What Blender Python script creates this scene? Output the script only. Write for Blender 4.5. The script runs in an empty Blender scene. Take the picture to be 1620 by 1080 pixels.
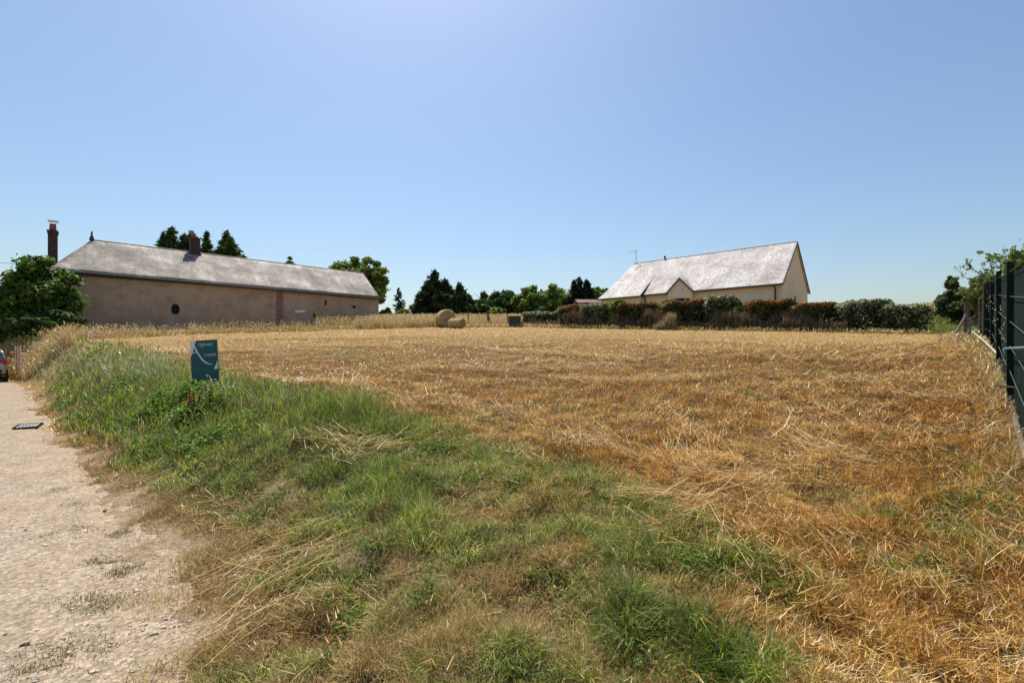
import bpy, math, random
import numpy as np
from mathutils import Vector
from math import radians as R, pi, sin, cos

random.seed(7)
rng = np.random.default_rng(11)
scene = bpy.context.scene
COL = scene.collection

# ------------------------------------------------------------------ camera, sky, sun
FPX, CX, HY, EYE = 740.0, 810.0, 548.0, 1.6      # focal length and horizon of the photograph, measured in its 1620 px
cam_data = bpy.data.cameras.new("camera")
cam = bpy.data.objects.new("camera", cam_data)
COL.objects.link(cam)
cam.location = (0, 0, EYE)
cam.rotation_euler = (R(90), 0, 0)
cam_data.sensor_width = 36
cam_data.lens = 36 * FPX / 1620
cam_data.shift_y = 8 / 1620
cam_data.clip_start = 0.05
cam_data.clip_end = 6000
scene.camera = cam

SUN_AZ, SUN_EL = -16.0, 61.0                       # degrees clockwise from +Y, elevation
world = bpy.data.worlds.new("World")
scene.world = world
world.use_nodes = True
nt = world.node_tree
sky = nt.nodes.new("ShaderNodeTexSky")
sky.sky_type = 'NISHITA'
sky.sun_disc = False
sky.sun_elevation = R(SUN_EL)
sky.sun_rotation = R(SUN_AZ)
sky.air_density = 1.35
sky.dust_density = 1.3
sky.ozone_density = 5.5
sky.altitude = 100
bg = nt.nodes["Background"]
nt.links.new(sky.outputs[0], bg.inputs[0])
bg.inputs[1].default_value = 0.112
sun_data = bpy.data.lights.new("sun", 'SUN')
sun_data.energy = 5.0
sun_data.angle = R(0.5)
sun_data.color = (1.0, 0.94, 0.85)
sun = bpy.data.objects.new("sun", sun_data)
COL.objects.link(sun)
sdir = Vector((sin(R(SUN_AZ)) * cos(R(SUN_EL)), cos(R(SUN_AZ)) * cos(R(SUN_EL)), sin(R(SUN_EL))))
sun.rotation_euler = sdir.to_track_quat('Z', 'Y').to_euler()
scene.view_settings.view_transform = 'Standard'
scene.view_settings.look = 'None'
scene.view_settings.exposure = 0.2
scene.view_settings.gamma = 1.0
scene.cycles.max_bounces = 8
scene.cycles.transparent_max_bounces = 4

# ------------------------------------------------------------------ helpers: measuring
def P(x, y, D):
    """A point seen at photo pixel (x, y), D metres ahead."""
    return np.array([(x - CX) / FPX * D, D, EYE + (HY - y) / FPX * D])

def sstep(a, b, v):
    t = np.clip((np.asarray(v, float) - a) / (b - a), 0, 1)
    return t * t * (3 - 2 * t)

def vnoise(x, y, seed=0):
    x = np.asarray(x, float); y = np.asarray(y, float)
    ix = np.floor(x); iy = np.floor(y); fx = x - ix; fy = y - iy
    def h(a, b):
        v = np.sin(a * 127.1 + b * 311.7 + seed * 74.7) * 43758.5453
        return v - np.floor(v)
    u = fx * fx * (3 - 2 * fx); v = fy * fy * (3 - 2 * fy)
    return (h(ix, iy) * (1 - u) + h(ix + 1, iy) * u) * (1 - v) + (h(ix, iy + 1) * (1 - u) + h(ix + 1, iy + 1) * u) * v

def fbm(x, y, seed=0, o=4):
    s = 0; a = .5; n = 0
    for k in range(o):
        s = s + a * vnoise(x * 2 ** k + 17.3 * k, y * 2 ** k - 9.1 * k, seed + k); n += a; a *= .5
    return s / n

# ------------------------------------------------------------------ the lie of the land
ROAD_EDGE = np.array([(6, -14), (2.2, -6), (0.6, -2.6), (-.75, .5), (-1.68, 2.2), (-2.55, 3.36), (-3.5, 4.35), (-4.5, 5.33), (-5.75, 6.3),
                      (-7.6, 7.8), (-11.8, 11.6), (-17.5, 17), (-23.9, 22.3), (-33, 26.5), (-60, 31), (-200, 36)], float)

def road_dist(X, Y):
    """Signed distance to the road's field-side edge; positive on the field side."""
    X = np.asarray(X, float); Y = np.asarray(Y, float)
    best = np.full(X.shape, 1e9); sgn = np.ones(X.shape)
    for (ax, ay), (bx, by) in zip(ROAD_EDGE[:-1], ROAD_EDGE[1:]):
        dx, dy = bx - ax, by - ay
        t = np.clip(((X - ax) * dx + (Y - ay) * dy) / (dx * dx + dy * dy), 0, 1)
        qx, qy = X - ax - t * dx, Y - ay - t * dy
        d = np.hypot(qx, qy)
        s = np.where(dx * qy - dy * qx < 0, 1.0, -1.0)
        m = d < best
        best = np.where(m, d, best); sgn = np.where(m, s, sgn)
    return best * sgn

def field_height(X, Y):
    Yp = np.maximum(Y, 0)
    rise = np.where(Yp < 58, Yp, 58 + 26 * (1 - np.exp(-(Yp - 58) / 26)))
    z = .085 * rise
    xr = np.clip(X, 0, 40)
    z = z + (.04 * xr + .05 * np.clip(xr - 2.6, 0, 4)) * (1 - sstep(9, 22, Yp)) * sstep(-1, 3, Y)
    z = z + 1.1 * sstep(27, 42, Yp) * sstep(.80, .90, X / np.maximum(Yp, 1)) * (X < 200)
    return z

def ground_z(X, Y, d=None, bumps=True):
    X = np.asarray(X, float); Y = np.asarray(Y, float)
    if d is None:
        d = road_dist(X, Y)
    rise = sstep(-.05, 2.0, d + .35 * (fbm(X * .9, Y * .9, 5, 2) - .5))
    z = field_height(X, Y) * rise
    if bumps:
        near = np.exp(-np.hypot(X, Y) / 70)
        b = .10 * (fbm(X * .35, Y * .35, 21, 2) - .5) + .13 * (fbm(X * 1.6, Y * 1.6, 31, 3) - .5) + .15 * (fbm(X * 4.5, Y * 4.5, 41, 2) - .5)
        z = z + b * sstep(.0, .8, d) * near
    z = np.where(d < 0, -.03 * sstep(0, .25, -d), z)
    # the far side of the lane, out of the picture
    z = z + .3 * sstep(5.5, 9, -d)
    return z

def gz(x, y):
    return float(ground_z(np.array([x]), np.array([y]))[0])

def to_px(X, Y, Z):
    Yc = np.maximum(Y, .05)
    return CX + FPX * X / Yc, HY - FPX * (Z - EYE) / Yc

def blob(px, py, spots):
    v = np.zeros(px.shape)
    for cx, cy, rx, ry, a in spots:
        v = np.maximum(v, a * np.exp(-((px - cx) / rx) ** 2 - ((py - cy) / ry) ** 2))
    return v

GREEN_SPOTS = [(440, 705, 150, 42, .95), (330, 740, 110, 60, .95), (620, 750, 180, 55, .75), (480, 790, 140, 60, .66), (860, 800, 150, 50, .7), (700, 850, 170, 60, .72),
               (960, 900, 150, 65, .78), (985, 985, 85, 90, .85), (840, 1060, 130, 55, .74), (1150, 900, 85, 42, .74), (560, 900, 130, 50, .45),
               (1330, 940, 110, 55, .5), (1550, 820, 80, 70, .55), (1420, 910, 70, 50, .58), (700, 700, 110, 30, .55), (540, 560, 60, 7, .3),
               (1130, 1065, 90, 40, .45), (1260, 790, 60, 20, .3), (180, 800, 40, 40, .55)]

def masks(X, Y, Z, d):
    """How green, how bare the ground is at a spot."""
    px, py = to_px(X, Y, Z)
    n1 = fbm(X * .7, Y * .7, 51, 3); n2 = fbm(X * 2.7, Y * 2.7, 61, 3)
    e = (n1 - .5) * 2.2
    width = 2.75 + .5 * sstep(9, 5, Y) - .8 * sstep(16, 26, Y)
    bank = sstep(.15, .7, d + e * .3) * (1 - sstep(width - .45, width + .5, d + e * .6)) * sstep(3.9, 6.2, Y + e * .6 + .5 * d)
    spots = blob(px, py, GREEN_SPOTS) * sstep(.2, .6, d)
    g = np.maximum(bank * 1.1, spots + (n2 - .5) * 1.5 * sstep(.05, .3, spots) + (fbm(X * 9, Y * 9, 63, 2) - .5) * .5 * sstep(.05, .3, spots))
    # tufts of green here and there in the stubble
    g = np.maximum(g, sstep(.69, .76, n2) * .45 * (Y < 14))
    bare = sstep(.42, -.28, d + e * .30 + (n2 - .5) * 1.3 + .4 * sstep(10, 18, Y))
    bare = np.maximum(bare, .8 * sstep(.66, .74, fbm(X * 1.3, Y * 1.3, 71, 3)) * sstep(1.7, .8, d) * sstep(6.5, 4.5, Y))
    return np.clip(g, 0, 1), np.clip(bare, 0, 1), px, py

# ------------------------------------------------------------------ helpers: materials
def new_mat(name):
    m = bpy.data.materials.new(name); m.use_nodes = True
    return m, m.node_tree, m.node_tree.nodes["Principled BSDF"]

def noise_node(t, scale, detail=6, rough=.6, coord='Object'):
    tc = t.nodes.new("ShaderNodeTexCoord"); n = t.nodes.new("ShaderNodeTexNoise")
    n.inputs['Scale'].default_value = scale; n.inputs['Detail'].default_value = detail; n.inputs['Roughness'].default_value = rough
    t.links.new(tc.outputs[coord], n.inputs['Vector'])
    return n

def ramp(t, src, stops):
    r = t.nodes.new("ShaderNodeValToRGB")
    while len(r.color_ramp.elements) < len(stops):
        r.color_ramp.elements.new(.5)
    for e, (p, c) in zip(r.color_ramp.elements, stops):
        e.position = p; e.color = (*c, 1)
    t.links.new(src, r.inputs[0])
    return r

def mixc(t, a, b, fac, mode='MIX'):
    m = t.nodes.new("ShaderNodeMix"); m.data_type = 'RGBA'; m.blend_type = mode
    def put(sock, v):
        if isinstance(v, bpy.types.NodeSocket): t.links.new(v, sock)
        elif isinstance(v, (int, float)): sock.default_value = v
        else: sock.default_value = (*v, 1)
    put(m.inputs[0], fac); put(m.inputs[6], a); put(m.inputs[7], b)
    return m.outputs[2]

def bump(t, bsdf, src, strength, dist):
    b = t.nodes.new("ShaderNodeBump"); b.inputs['Strength'].default_value = strength; b.inputs['Distance'].default_value = dist
    t.links.new(src, b.inputs['Height']); t.links.new(b.outputs[0], bsdf.inputs['Normal'])
    return b

def solid(name, c, rough=.6, var=.25, scale=6, metal=0, bmp=.0, spec=.5, bdist=.01):
    m, t, p = new_mat(name)
    n = noise_node(t, scale)
    lo = tuple(v * (1 - var) for v in c); hi = tuple(min(1, v * (1 + var)) for v in c)
    r = ramp(t, n.outputs[0], [(.3, lo), (.7, hi)])
    t.links.new(r.outputs[0], p.inputs['Base Color'])
    p.inputs['Roughness'].default_value = rough; p.inputs['Metallic'].default_value = metal
    p.inputs['Specular IOR Level'].default_value = spec
    if bmp:
        bump(t, p, noise_node(t, scale * 6).outputs[0], bmp, bdist)
    return m

def leaf_mat(name, trans=.35, rough=.55, spec=.25):
    """Foliage: the leaf's own colour is in the mesh attribute 'col'; light passes through."""
    m, t, p = new_mat(name)
    a = t.nodes.new("ShaderNodeAttribute"); a.attribute_name = 'col'
    t.links.new(a.outputs['Color'], p.inputs['Base Color'])
    p.inputs['Roughness'].default_value = rough; p.inputs['Specular IOR Level'].default_value = spec
    tr = t.nodes.new("ShaderNodeBsdfTranslucent")
    hs = t.nodes.new("ShaderNodeHueSaturation"); hs.inputs['Saturation'].default_value = 1.1; hs.inputs['Value'].default_value = 1.25
    t.links.new(a.outputs['Color'], hs.inputs['Color']); t.links.new(hs.outputs[0], tr.inputs[0])
    mx = t.nodes.new("ShaderNodeMixShader"); mx.inputs[0].default_value = trans
    t.links.new(p.outputs[0], mx.inputs[1]); t.links.new(tr.outputs[0], mx.inputs[2])
    t.links.new(mx.outputs[0], t.nodes["Material Output"].inputs[0])
    return m

M = {}
M['leaf'] = leaf_mat('leaf', .45)
M['needle'] = leaf_mat('needle', .22, .7, .15)
M['grass'] = leaf_mat('grass_blade', .38, .5, .3)
M['straw'] = leaf_mat('straw_stalk', .22, .42, .45)

def ground_material():
    m, t, p = new_mat('field_soil')
    a = t.nodes.new("ShaderNodeAttribute"); a.attribute_name = 'col'
    n = noise_node(t, 9, 8, .7); n2 = noise_node(t, 120, 4, .7)
    c = mixc(t, a.outputs['Color'], ramp(t, n.outputs[0], [(.3, (.55, .5, .45)), (.7, (1.35, 1.3, 1.2))]).outputs[0], 1.0, 'MULTIPLY')
    c = mixc(t, c, ramp(t, n2.outputs[0], [(.35, (.5, .45, .42)), (.65, (1.4, 1.4, 1.35))]).outputs[0], .8, 'MULTIPLY')
    tc = t.nodes.new("ShaderNodeTexCoord"); v = t.nodes.new("ShaderNodeTexVoronoi"); v.inputs['Scale'].default_value = 42
    t.links.new(tc.outputs['Object'], v.inputs['Vector'])
    c = mixc(t, c, ramp(t, v.outputs['Color'], [(.0, (.6, .58, .56)), (.5, (1, .98, .95)), (1, (1.5, 1.48, 1.44))]).outputs[0], .7, 'MULTIPLY')
    t.links.new(c, p.inputs['Base Color']); p.inputs['Roughness'].default_value = .95; p.inputs['Specular IOR Level'].default_value = .1
    bump(t, p, n2.outputs[0], .9, .02)
    return m

def road_material():
    m, t, p = new_mat('gravel_lane')
    a = t.nodes.new("ShaderNodeAttribute"); a.attribute_name = 'col'
    tc = t.nodes.new("ShaderNodeTexCoord")
    v = t.nodes.new("ShaderNodeTexVoronoi"); v.inputs['Scale'].default_value = 42
    v2 = t.nodes.new("ShaderNodeTexVoronoi"); v2.inputs['Scale'].default_value = 110
    t.links.new(tc.outputs['Object'], v.inputs['Vector']); t.links.new(tc.outputs['Object'], v2.inputs['Vector'])
    n = noise_node(t, 2.2, 7, .65); n3 = noise_node(t, 60, 5, .7)
    stone = ramp(t, v.outputs['Color'], [(.0, (.5, .48, .46)), (.5, (.95, .93, .9)), (1, (1.6, 1.58, 1.54))])
    c = mixc(t, a.outputs['Color'], stone.outputs[0], .75, 'MULTIPLY')
    fine = ramp(t, v2.outputs['Color'], [(.0, (.55, .53, .5)), (1, (1.45, 1.45, 1.42))])
    c = mixc(t, c, fine.outputs[0], .7, 'MULTIPLY')
    blot = ramp(t, n.outputs[0], [(.3, (.80, .76, .72)), (.5, (1, .98, .96)), (.72, (1.18, 1.18, 1.18))])
    c = mixc(t, c, blot.outputs[0], .9, 'MULTIPLY')
    t.links.new(c, p.inputs['Base Color']); p.inputs['Roughness'].default_value = .95; p.inputs['Specular IOR Level'].default_value = .15
    ad = t.nodes.new("ShaderNodeMath"); ad.operation = 'ADD'
    t.links.new(v.outputs['Distance'], ad.inputs[0]); t.links.new(n3.outputs[0], ad.inputs[1])
    bump(t, p, ad.outputs[0], .32, .010)
    return m

def roof_material(name, dark, mid, pale, along, streak=1.0):
    """Weathered slate: courses, single slates of differing grey, lichen blotches, run-off streaks down the slope."""
    m, t, p = new_mat(name)
    uv = t.nodes.new("ShaderNodeUVMap"); uv.uv_map = 'UVMap'
    br = t.nodes.new("ShaderNodeTexBrick")
    br.inputs['Scale'].default_value = 1.0; br.inputs['Brick Width'].default_value = .30; br.inputs['Row Height'].default_value = .16
    br.inputs['Mortar Size'].default_value = .007
    br.inputs['Color1'].default_value = (.8, .8, .8, 1); br.inputs['Color2'].default_value = (1.15, 1.15, 1.15, 1); br.inputs['Mortar'].default_value = (.55, .55, .55, 1)
    t.links.new(uv.outputs[0], br.inputs['Vector'])
    def nz(sx, sy, det, rough=.65):
        mp = t.nodes.new("ShaderNodeMapping"); mp.inputs['Scale'].default_value = (sx, sy, 1)
        n = t.nodes.new("ShaderNodeTexNoise"); n.inputs['Scale'].default_value = 1; n.inputs['Detail'].default_value = det; n.inputs['Roughness'].default_value = rough
        t.links.new(uv.outputs[0], mp.inputs[0]); t.links.new(mp.outputs[0], n.inputs['Vector'])
        return n.outputs[0]
    c = ramp(t, nz(.5, .5, 9, .68), [(.36, dark), (.5, mid), (.63, pale)]).outputs[0]
    st = ramp(t, nz(1.3, .16, 5), [(.36, (.62, .59, .57)), (.52, (1, 1, 1)), (.66, (1.45, 1.43, 1.4))]).outputs[0]
    c = mixc(t, c, st, .9 * streak, 'MULTIPLY')
    sp = ramp(t, nz(5, 5, 6, .75), [(.38, (.5, .47, .44)), (.5, (1, 1, 1)), (.62, (1.35, 1.34, 1.3))]).outputs[0]
    c = mixc(t, c, sp, .85, 'MULTIPLY')
    c = mixc(t, c, br.outputs['Color'], .8, 'MULTIPLY')
    t.links.new(c, p.inputs['Base Color']); p.inputs['Roughness'].default_value = .7; p.inputs['Specular IOR Level'].default_value = .35
    bump(t, p, br.outputs['Fac'], -.35, .02)
    return m

def render_material(name, c, stain, scale=1.2):
    """Rough lime render with weather stains."""
    m, t, p = new_mat(name)
    n = noise_node(t, scale, 8, .65); n2 = noise_node(t, 14, 6, .7)
    col = ramp(t, n.outputs[0], [(.36, stain), (.58, c)]).outputs[0]
    col = mixc(t, col, ramp(t, n2.outputs[0], [(.3, (.82, .8, .78)), (.7, (1.12, 1.12, 1.12))]).outputs[0], .8, 'MULTIPLY')
    t.links.new(col, p.inputs['Base Color']); p.inputs['Roughness'].default_value = .92; p.inputs['Specular IOR Level'].default_value = .2
    bump(t, p, noise_node(t, 60, 4).outputs[0], .5, .01)
    return m

M['soil'] = ground_material()
M['road'] = road_material()
M['old_slate'] = roof_material('old_slate', (.085, .068, .053), (.24, .203, .165), (.47, .41, .35), 0)
M['new_slate'] = roof_material('pale_slate', (.33, .29, .265), (.50, .455, .425), (.62, .575, .54), 0, .5)
M['old_render'] = render_material('old_render', (.44, .33, .245), (.34, .245, .175))
M['new_render'] = render_material('cream_render', (.74, .62, .44), (.68, .56, .39), .5)
M['brick'] = solid('red_brick', (.25, .125, .095), .9, .4, 8, bmp=.4)
M['dark_brick'] = solid('sooty_brick', (.055, .032, .03), .9, .5, 5, bmp=.4)
M['terracotta'] = solid('terracotta', (.24, .09, .06), .8, .25, 8)
M['zinc'] = solid('zinc', (.05, .05, .055), .7, .2, 5, .2, spec=.2)
M['dark'] = solid('dark_opening', (.012, .012, .013), .9, .3, 4, spec=.05)
M['darkwood'] = solid('dark_wood', (.06, .045, .035), .85, .4, 9, bmp=.4)
M['greywood'] = solid('weathered_wood', (.20, .15, .11), .9, .4, 12, bmp=.5)
M['bark'] = solid('bark', (.10, .075, .055), .95, .4, 6, bmp=.7, bdist=.03)
M['white'] = solid('white_plastic', (.74, .72, .68), .5, .06, 3)
M['metal'] = solid('grey_metal', (.45, .46, .47), .4, .15, 8, .8)
M['ridge'] = solid('ridge_tile', (.50, .42, .37), .85, .25, 3, bmp=.4)
M['green_paint'] = solid('green_coated_metal', (.007, .020, .015), .7, .25, 4, spec=.15)
M['slat'] = solid('green_privacy_slat', (.006, .020, .014), .9, .35, 3, spec=.08)
M['wire'] = solid('green_wire', (.075, .085, .06), .6, .2, 6, spec=.2)
M['teal_rail'] = solid('teal_rail', (.10, .24, .26), .4, .15, 6)
M['galvanised'] = solid('galvanised_wire', (.36, .35, .33), .5, .2, 8, .7)
M['glass'] = solid('dark_glass', (.02, .025, .03), .08, .1, 2, spec=.8)
M['concrete'] = solid('concrete_board', (.15, .12, .085), .9, .2, 6, bmp=.3)
M['rust'] = solid('rusty_iron', (.05, .035, .03), .85, .4, 15)

# ------------------------------------------------------------------ helpers: meshes
class MB:
    """Collects shapes that become one mesh."""
    def __init__(s): s.v = []; s.f = []
    def add(s, vs, fs):
        o = len(s.v); s.v += [tuple(map(float, q)) for q in vs]; s.f += [tuple(o + i for i in f) for f in fs]; return s
    def box(s, o, ax, ay, az):
        """Box from corner o along three edge vectors."""
        o, ax, ay, az = (np.asarray(q, float) for q in (o, ax, ay, az))
        vs = [o, o + ax, o + ax + ay, o + ay, o + az, o + ax + az, o + ax + ay + az, o + ay + az]
        f = [(0, 3, 2, 1), (4, 5, 6, 7), (0, 1, 5, 4), (1, 2, 6, 5), (2, 3, 7, 6), (3, 0, 4, 7)]
        if np.dot(np.cross(ax, ay), az) < 0: f = [q[::-1] for q in f]
        return s.add(vs, f)
    def cbox(s, c, hx, hy, hz, a=0):
        u = np.array([cos(a), sin(a), 0]); v = np.array([-sin(a), cos(a), 0]); w = np.array([0, 0, 1.])
        return s.box(np.asarray(c, float) - u * hx - v * hy - w * hz, u * 2 * hx, v * 2 * hy, w * 2 * hz)
    def prism(s, poly, ext):
        n = len(poly); ext = np.asarray(ext, float); a = [np.asarray(q, float) for q in poly]; b = [q + ext for q in a]
        return s.add(a + b, [tuple(range(n))[::-1], tuple(range(n, 2 * n))] + [(i, (i + 1) % n, n + (i + 1) % n, n + i) for i in range(n)])
    def tube(s, pts, rad, seg=8, caps=True):
        pts = [np.asarray(q, float) for q in pts]; o = len(s.v)
        if not hasattr(rad, '__len__'): rad = [rad] * len(pts)
        for i, q in enumerate(pts):
            d = pts[min(i + 1, len(pts) - 1)] - pts[max(i - 1, 0)]; d = d / (np.linalg.norm(d) + 1e-9)
            ref = np.array([0, 0, 1.]) if abs(d[2]) < .9 else np.array([1., 0, 0])
            u = np.cross(d, ref); u /= np.linalg.norm(u); w = np.cross(d, u)
            for k in range(seg):
                a = 2 * pi * k / seg; s.v.append(tuple(q + rad[i] * (cos(a) * u + sin(a) * w)))
        for i in range(len(pts) - 1):
            for k in range(seg):
                a, b = o + i * seg + k, o + i * seg + (k + 1) % seg
                s.f.append((a, b, b + seg, a + seg))
        if caps:
            s.f.append(tuple(o + k for k in range(seg))[::-1]); s.f.append(tuple(o + (len(pts) - 1) * seg + k for k in range(seg)))
        return s
    def build(s, name, m, parent=None, smooth=False, bevel=0):
        me = bpy.data.meshes.new(name)
        off = np.array(parent_origin(parent))
        me.from_pydata([tuple(np.array(q) - off) for q in s.v], [], s.f); me.update()
        me.materials.append(m)
        if smooth:
            me.polygons.foreach_set('use_smooth', [True] * len(me.polygons))
        ob = bpy.data.objects.new(name, me); COL.objects.link(ob)
        if parent is not None: ob.parent = parent
        if bevel:
            b = ob.modifiers.new('bevel', 'BEVEL'); b.width = bevel; b.segments = 2; b.limit_method = 'ANGLE'
        return ob

def parent_origin(p):
    o = Vector((0, 0, 0))
    while p is not None:
        o += p.location; p = p.parent
    return o

def tag(o, label=None, cat=None, group=None, kind=None):
    if label: o['label'] = label
    if cat: o['category'] = cat
    if group: o['group'] = group
    if kind: o['kind'] = kind
    return o

def thing(name, label, cat, loc, group=None):
    o = bpy.data.objects.new(name, None); COL.objects.link(o)
    o.empty_display_size = .3
    o.location = tuple(float(v) for v in loc)
    return tag(o, label, cat, group)

def np_mesh(name, V, F, m, col=None, parent=None, smooth=False):
    """A large mesh from arrays; F is (n, 3) or (n, 4); col is a colour per vertex."""
    V = np.asarray(V, np.float32)
    if parent is not None: V = V - np.array(parent_origin(parent), np.float32)
    me = bpy.data.meshes.new(name); k = F.shape[1]
    me.vertices.add(len(V)); me.vertices.foreach_set('co', np.ascontiguousarray(V).ravel())
    me.loops.add(F.size); me.loops.foreach_set('vertex_index', np.ascontiguousarray(F, np.int32).ravel())
    me.polygons.add(len(F)); me.polygons.foreach_set('loop_start', np.arange(0, F.size, k, dtype=np.int32))
    if smooth: me.polygons.foreach_set('use_smooth', np.ones(len(F), bool))
    me.update(calc_edges=True)
    if col is not None:
        ca = me.color_attributes.new('col', 'FLOAT_COLOR', 'POINT')
        c4 = np.ones((len(V), 4), np.float32); c4[:, :3] = col; ca.data.foreach_set('color', c4.ravel())
    me.materials.append(m)
    ob = bpy.data.objects.new(name, me); COL.objects.link(ob)
    if parent is not None: ob.parent = parent
    return ob

def pick(n, cols, weights=None, jit=.18):
    cols = np.array(cols, float); w = None if weights is None else np.array(weights) / np.sum(weights)
    c = cols[rng.choice(len(cols), n, p=w)]
    return np.clip(c * (1 + jit * rng.standard_normal((n, 1))) * (1 + .06 * rng.standard_normal((n, 3))), .004, .95)

def leaves(C, N, size, col, aspect=1.6, along=None):
    """Diamond-shaped leaves at C, facing N."""
    n = len(C); size = np.broadcast_to(size, (n,))[:, None]
    N = N / (np.linalg.norm(N, axis=1, keepdims=True) + 1e-9)
    A = rng.standard_normal((n, 3)) if along is None else np.cross(along, N); U = np.cross(N, A); U /= np.linalg.norm(U, axis=1, keepdims=True) + 1e-9
    W = np.cross(N, U)
    V = np.stack([C - U * size * aspect * .5, C + W * size * .5 + N * size * .12, C + U * size * aspect * .5, C - W * size * .5 + N * size * .12], 1).reshape(-1, 3)
    F = np.arange(4 * n).reshape(n, 4)
    return V, F, np.repeat(col, 4, 0)

def blades(pos, L, W, az, t0, t1, col, face=None):
    """Bent grass blades of two segments; t0, t1 are tilts from upright (radians)."""
    n = len(pos); L = np.broadcast_to(L, (n,)); W = np.broadcast_to(W, (n,))
    h = np.stack([np.cos(az), np.sin(az), np.zeros(n)], 1); up = np.array([0, 0, 1.])
    def dr(t): return h * np.sin(t)[:, None] + up * np.cos(t)[:, None]
    fa = az + pi / 2 if face is None else face
    w = np.stack([np.cos(fa), np.sin(fa), np.zeros(n)], 1) * (W / 2)[:, None]
    p1 = pos + dr(t0) * (L * .5)[:, None]; p2 = p1 + dr(t1) * (L * .5)[:, None]
    V = np.stack([pos - w, pos + w, p1 - w * .8, p1 + w * .8, p2], 1).reshape(-1, 3)
    b = np.arange(n)[:, None] * 5
    F = np.concatenate([b + np.array([[0, 1, 3]]), b + np.array([[0, 3, 2]]), b + np.array([[2, 3, 4]])], 1).reshape(-1, 3)
    return V, F, np.repeat(col, 5, 0)

def join(parts):
    V = []; F = []; C = []; o = 0
    for v, f, c in parts:
        V.append(v); F.append(f + o); C.append(c); o += len(v)
    return np.concatenate(V), np.concatenate(F), np.concatenate(C)

# ------------------------------------------------------------------ setting: ground and lane
def build_ground():
    front = np.linspace(-62, 62, 420); back = np.linspace(62, 298, 60)[1:-1]
    th = np.radians(np.concatenate([front, back]))
    r = np.concatenate([np.geomspace(.5, 60, 300), np.geomspace(62, 3500, 40)])
    X = np.concatenate([[0], (r[:, None] * np.sin(th)).ravel()]); Y = np.concatenate([[0], (r[:, None] * np.cos(th)).ravel()])
    d = road_dist(X, Y); Z = ground_z(X, Y, d)
    g, bare, px, py = masks(X, Y, Z, d)
    soil = np.array([.17, .10, .042]); earth = np.array([.42, .335, .24]); greenc = np.array([.09, .085, .03]); far = np.array([.36, .27, .13])  # soil tone is darkened to deepen the shadows between stubble clumps
    c = soil[None] * (1 - g[:, None]) + greenc[None] * g[:, None]
    c = c + (far - c) * sstep(12, 30, np.hypot(X, Y))[:, None]
    c = c + (earth - c) * bare[:, None] * (1 - .6 * sstep(14, 20, Y))[:, None]
    nt_, nr = len(th), len(r)
    i = np.arange(nr - 1)[:, None]; j = np.arange(nt_)[None]
    a = 1 + i * nt_ + j; b = 1 + i * nt_ + (j + 1) % nt_
    q = np.stack([a, a + nt_, b + nt_, b], -1).reshape(-1, 4)
    jj = np.arange(nt_); fan = np.stack([np.zeros(nt_, int), 1 + jj, 1 + (jj + 1) % nt_], 1)
    F = np.concatenate([np.stack([q[:, 0], q[:, 1], q[:, 2]], 1), np.stack([q[:, 0], q[:, 2], q[:, 3]], 1), fan])
    F = F[:, ::-1]
    o = np_mesh('field', np.stack([X, Y, Z], 1), F, M['soil'], c, smooth=True)
    tag(o, 'mown dry field rising from the lane to the houses', 'field', kind='structure')

def road_z(X, Y, U):
    """Top of the lane; beyond its edge it dips under the bank, so the border is where the two surfaces meet."""
    return .012 + .04 * (fbm(X * .8, Y * .8, 91, 3) - .5) * sstep(-.3, .9, U) - .02 * (np.exp(-((U - 1.25) / .3) ** 2) + np.exp(-((U - 2.75) / .3) ** 2)) + .014 * (fbm(X * 4, Y * 4, 95, 3) - .5) - .10 * sstep(.15, -.75, U + 1.5 * (fbm(X * 1.7, Y * 1.7, 97, 3) - .5) + .5 * (fbm(X * 9, Y * 9, 98, 2) - .5))

def build_road():
    seg = np.hypot(*np.diff(ROAD_EDGE, axis=0).T); cum = np.concatenate([[0], np.cumsum(seg)])
    s = np.concatenate([np.linspace(0, cum[12], 700), np.linspace(cum[12], cum[-1], 60)[1:]])
    ex = np.interp(s, cum, ROAD_EDGE[:, 0]); ey = np.interp(s, cum, ROAD_EDGE[:, 1])
    k = np.ones(15) / 15
    tx = np.gradient(ex); ty = np.gradient(ey); l = np.hypot(tx, ty); tx /= l; ty /= l
    pad = lambda a: np.convolve(np.pad(a, 7, mode='edge'), k, 'valid')
    tx, ty = pad(tx), pad(ty)
    nx, ny = -ty, tx                                     # to the left of travel: into the lane
    u = np.concatenate([np.linspace(-1.0, 2.4, 50), np.linspace(2.5, 6.0, 20)])
    U = np.repeat(u[None], len(s), 0)
    X = ex[:, None] + nx[:, None] * U; Y = ey[:, None] + ny[:, None] * U
    Z = road_z(X, Y, U)
    grey = np.array([.335, .30, .252]); dirt = np.array([.345, .275, .20])
    f = sstep(.3, 2.6, U + 1.8 * (fbm(X * .9, Y * .9, 99, 3) - .5))[..., None]
    c = dirt * (1 - f) + grey * f
    rut = np.exp(-((U - 1.25) / .32) ** 2) + np.exp(-((U - 2.75) / .32) ** 2); mid_ = np.exp(-((U - 2.0) / .25) ** 2)
    c = c * (1 + .10 * rut - .12 * mid_ * (.4 + fbm(X * 2, Y * 2, 103, 3)))[..., None]
    n, m_ = X.shape
    i = np.arange(n - 1)[:, None]; j = np.arange(m_ - 1)[None]; a = i * m_ + j
    F = np.stack([a, a + m_, a + m_ + 1, a + 1], -1).reshape(-1, 4)
    o = np_mesh('road', np.stack([X, Y, Z], -1).reshape(-1, 3), F[:, ::-1], M['road'], c.reshape(-1, 3), smooth=True)
    tag(o, 'pale gravel lane with a crumbling dirt edge along the bank', 'road', kind='structure')

build_ground()
build_road()

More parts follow.
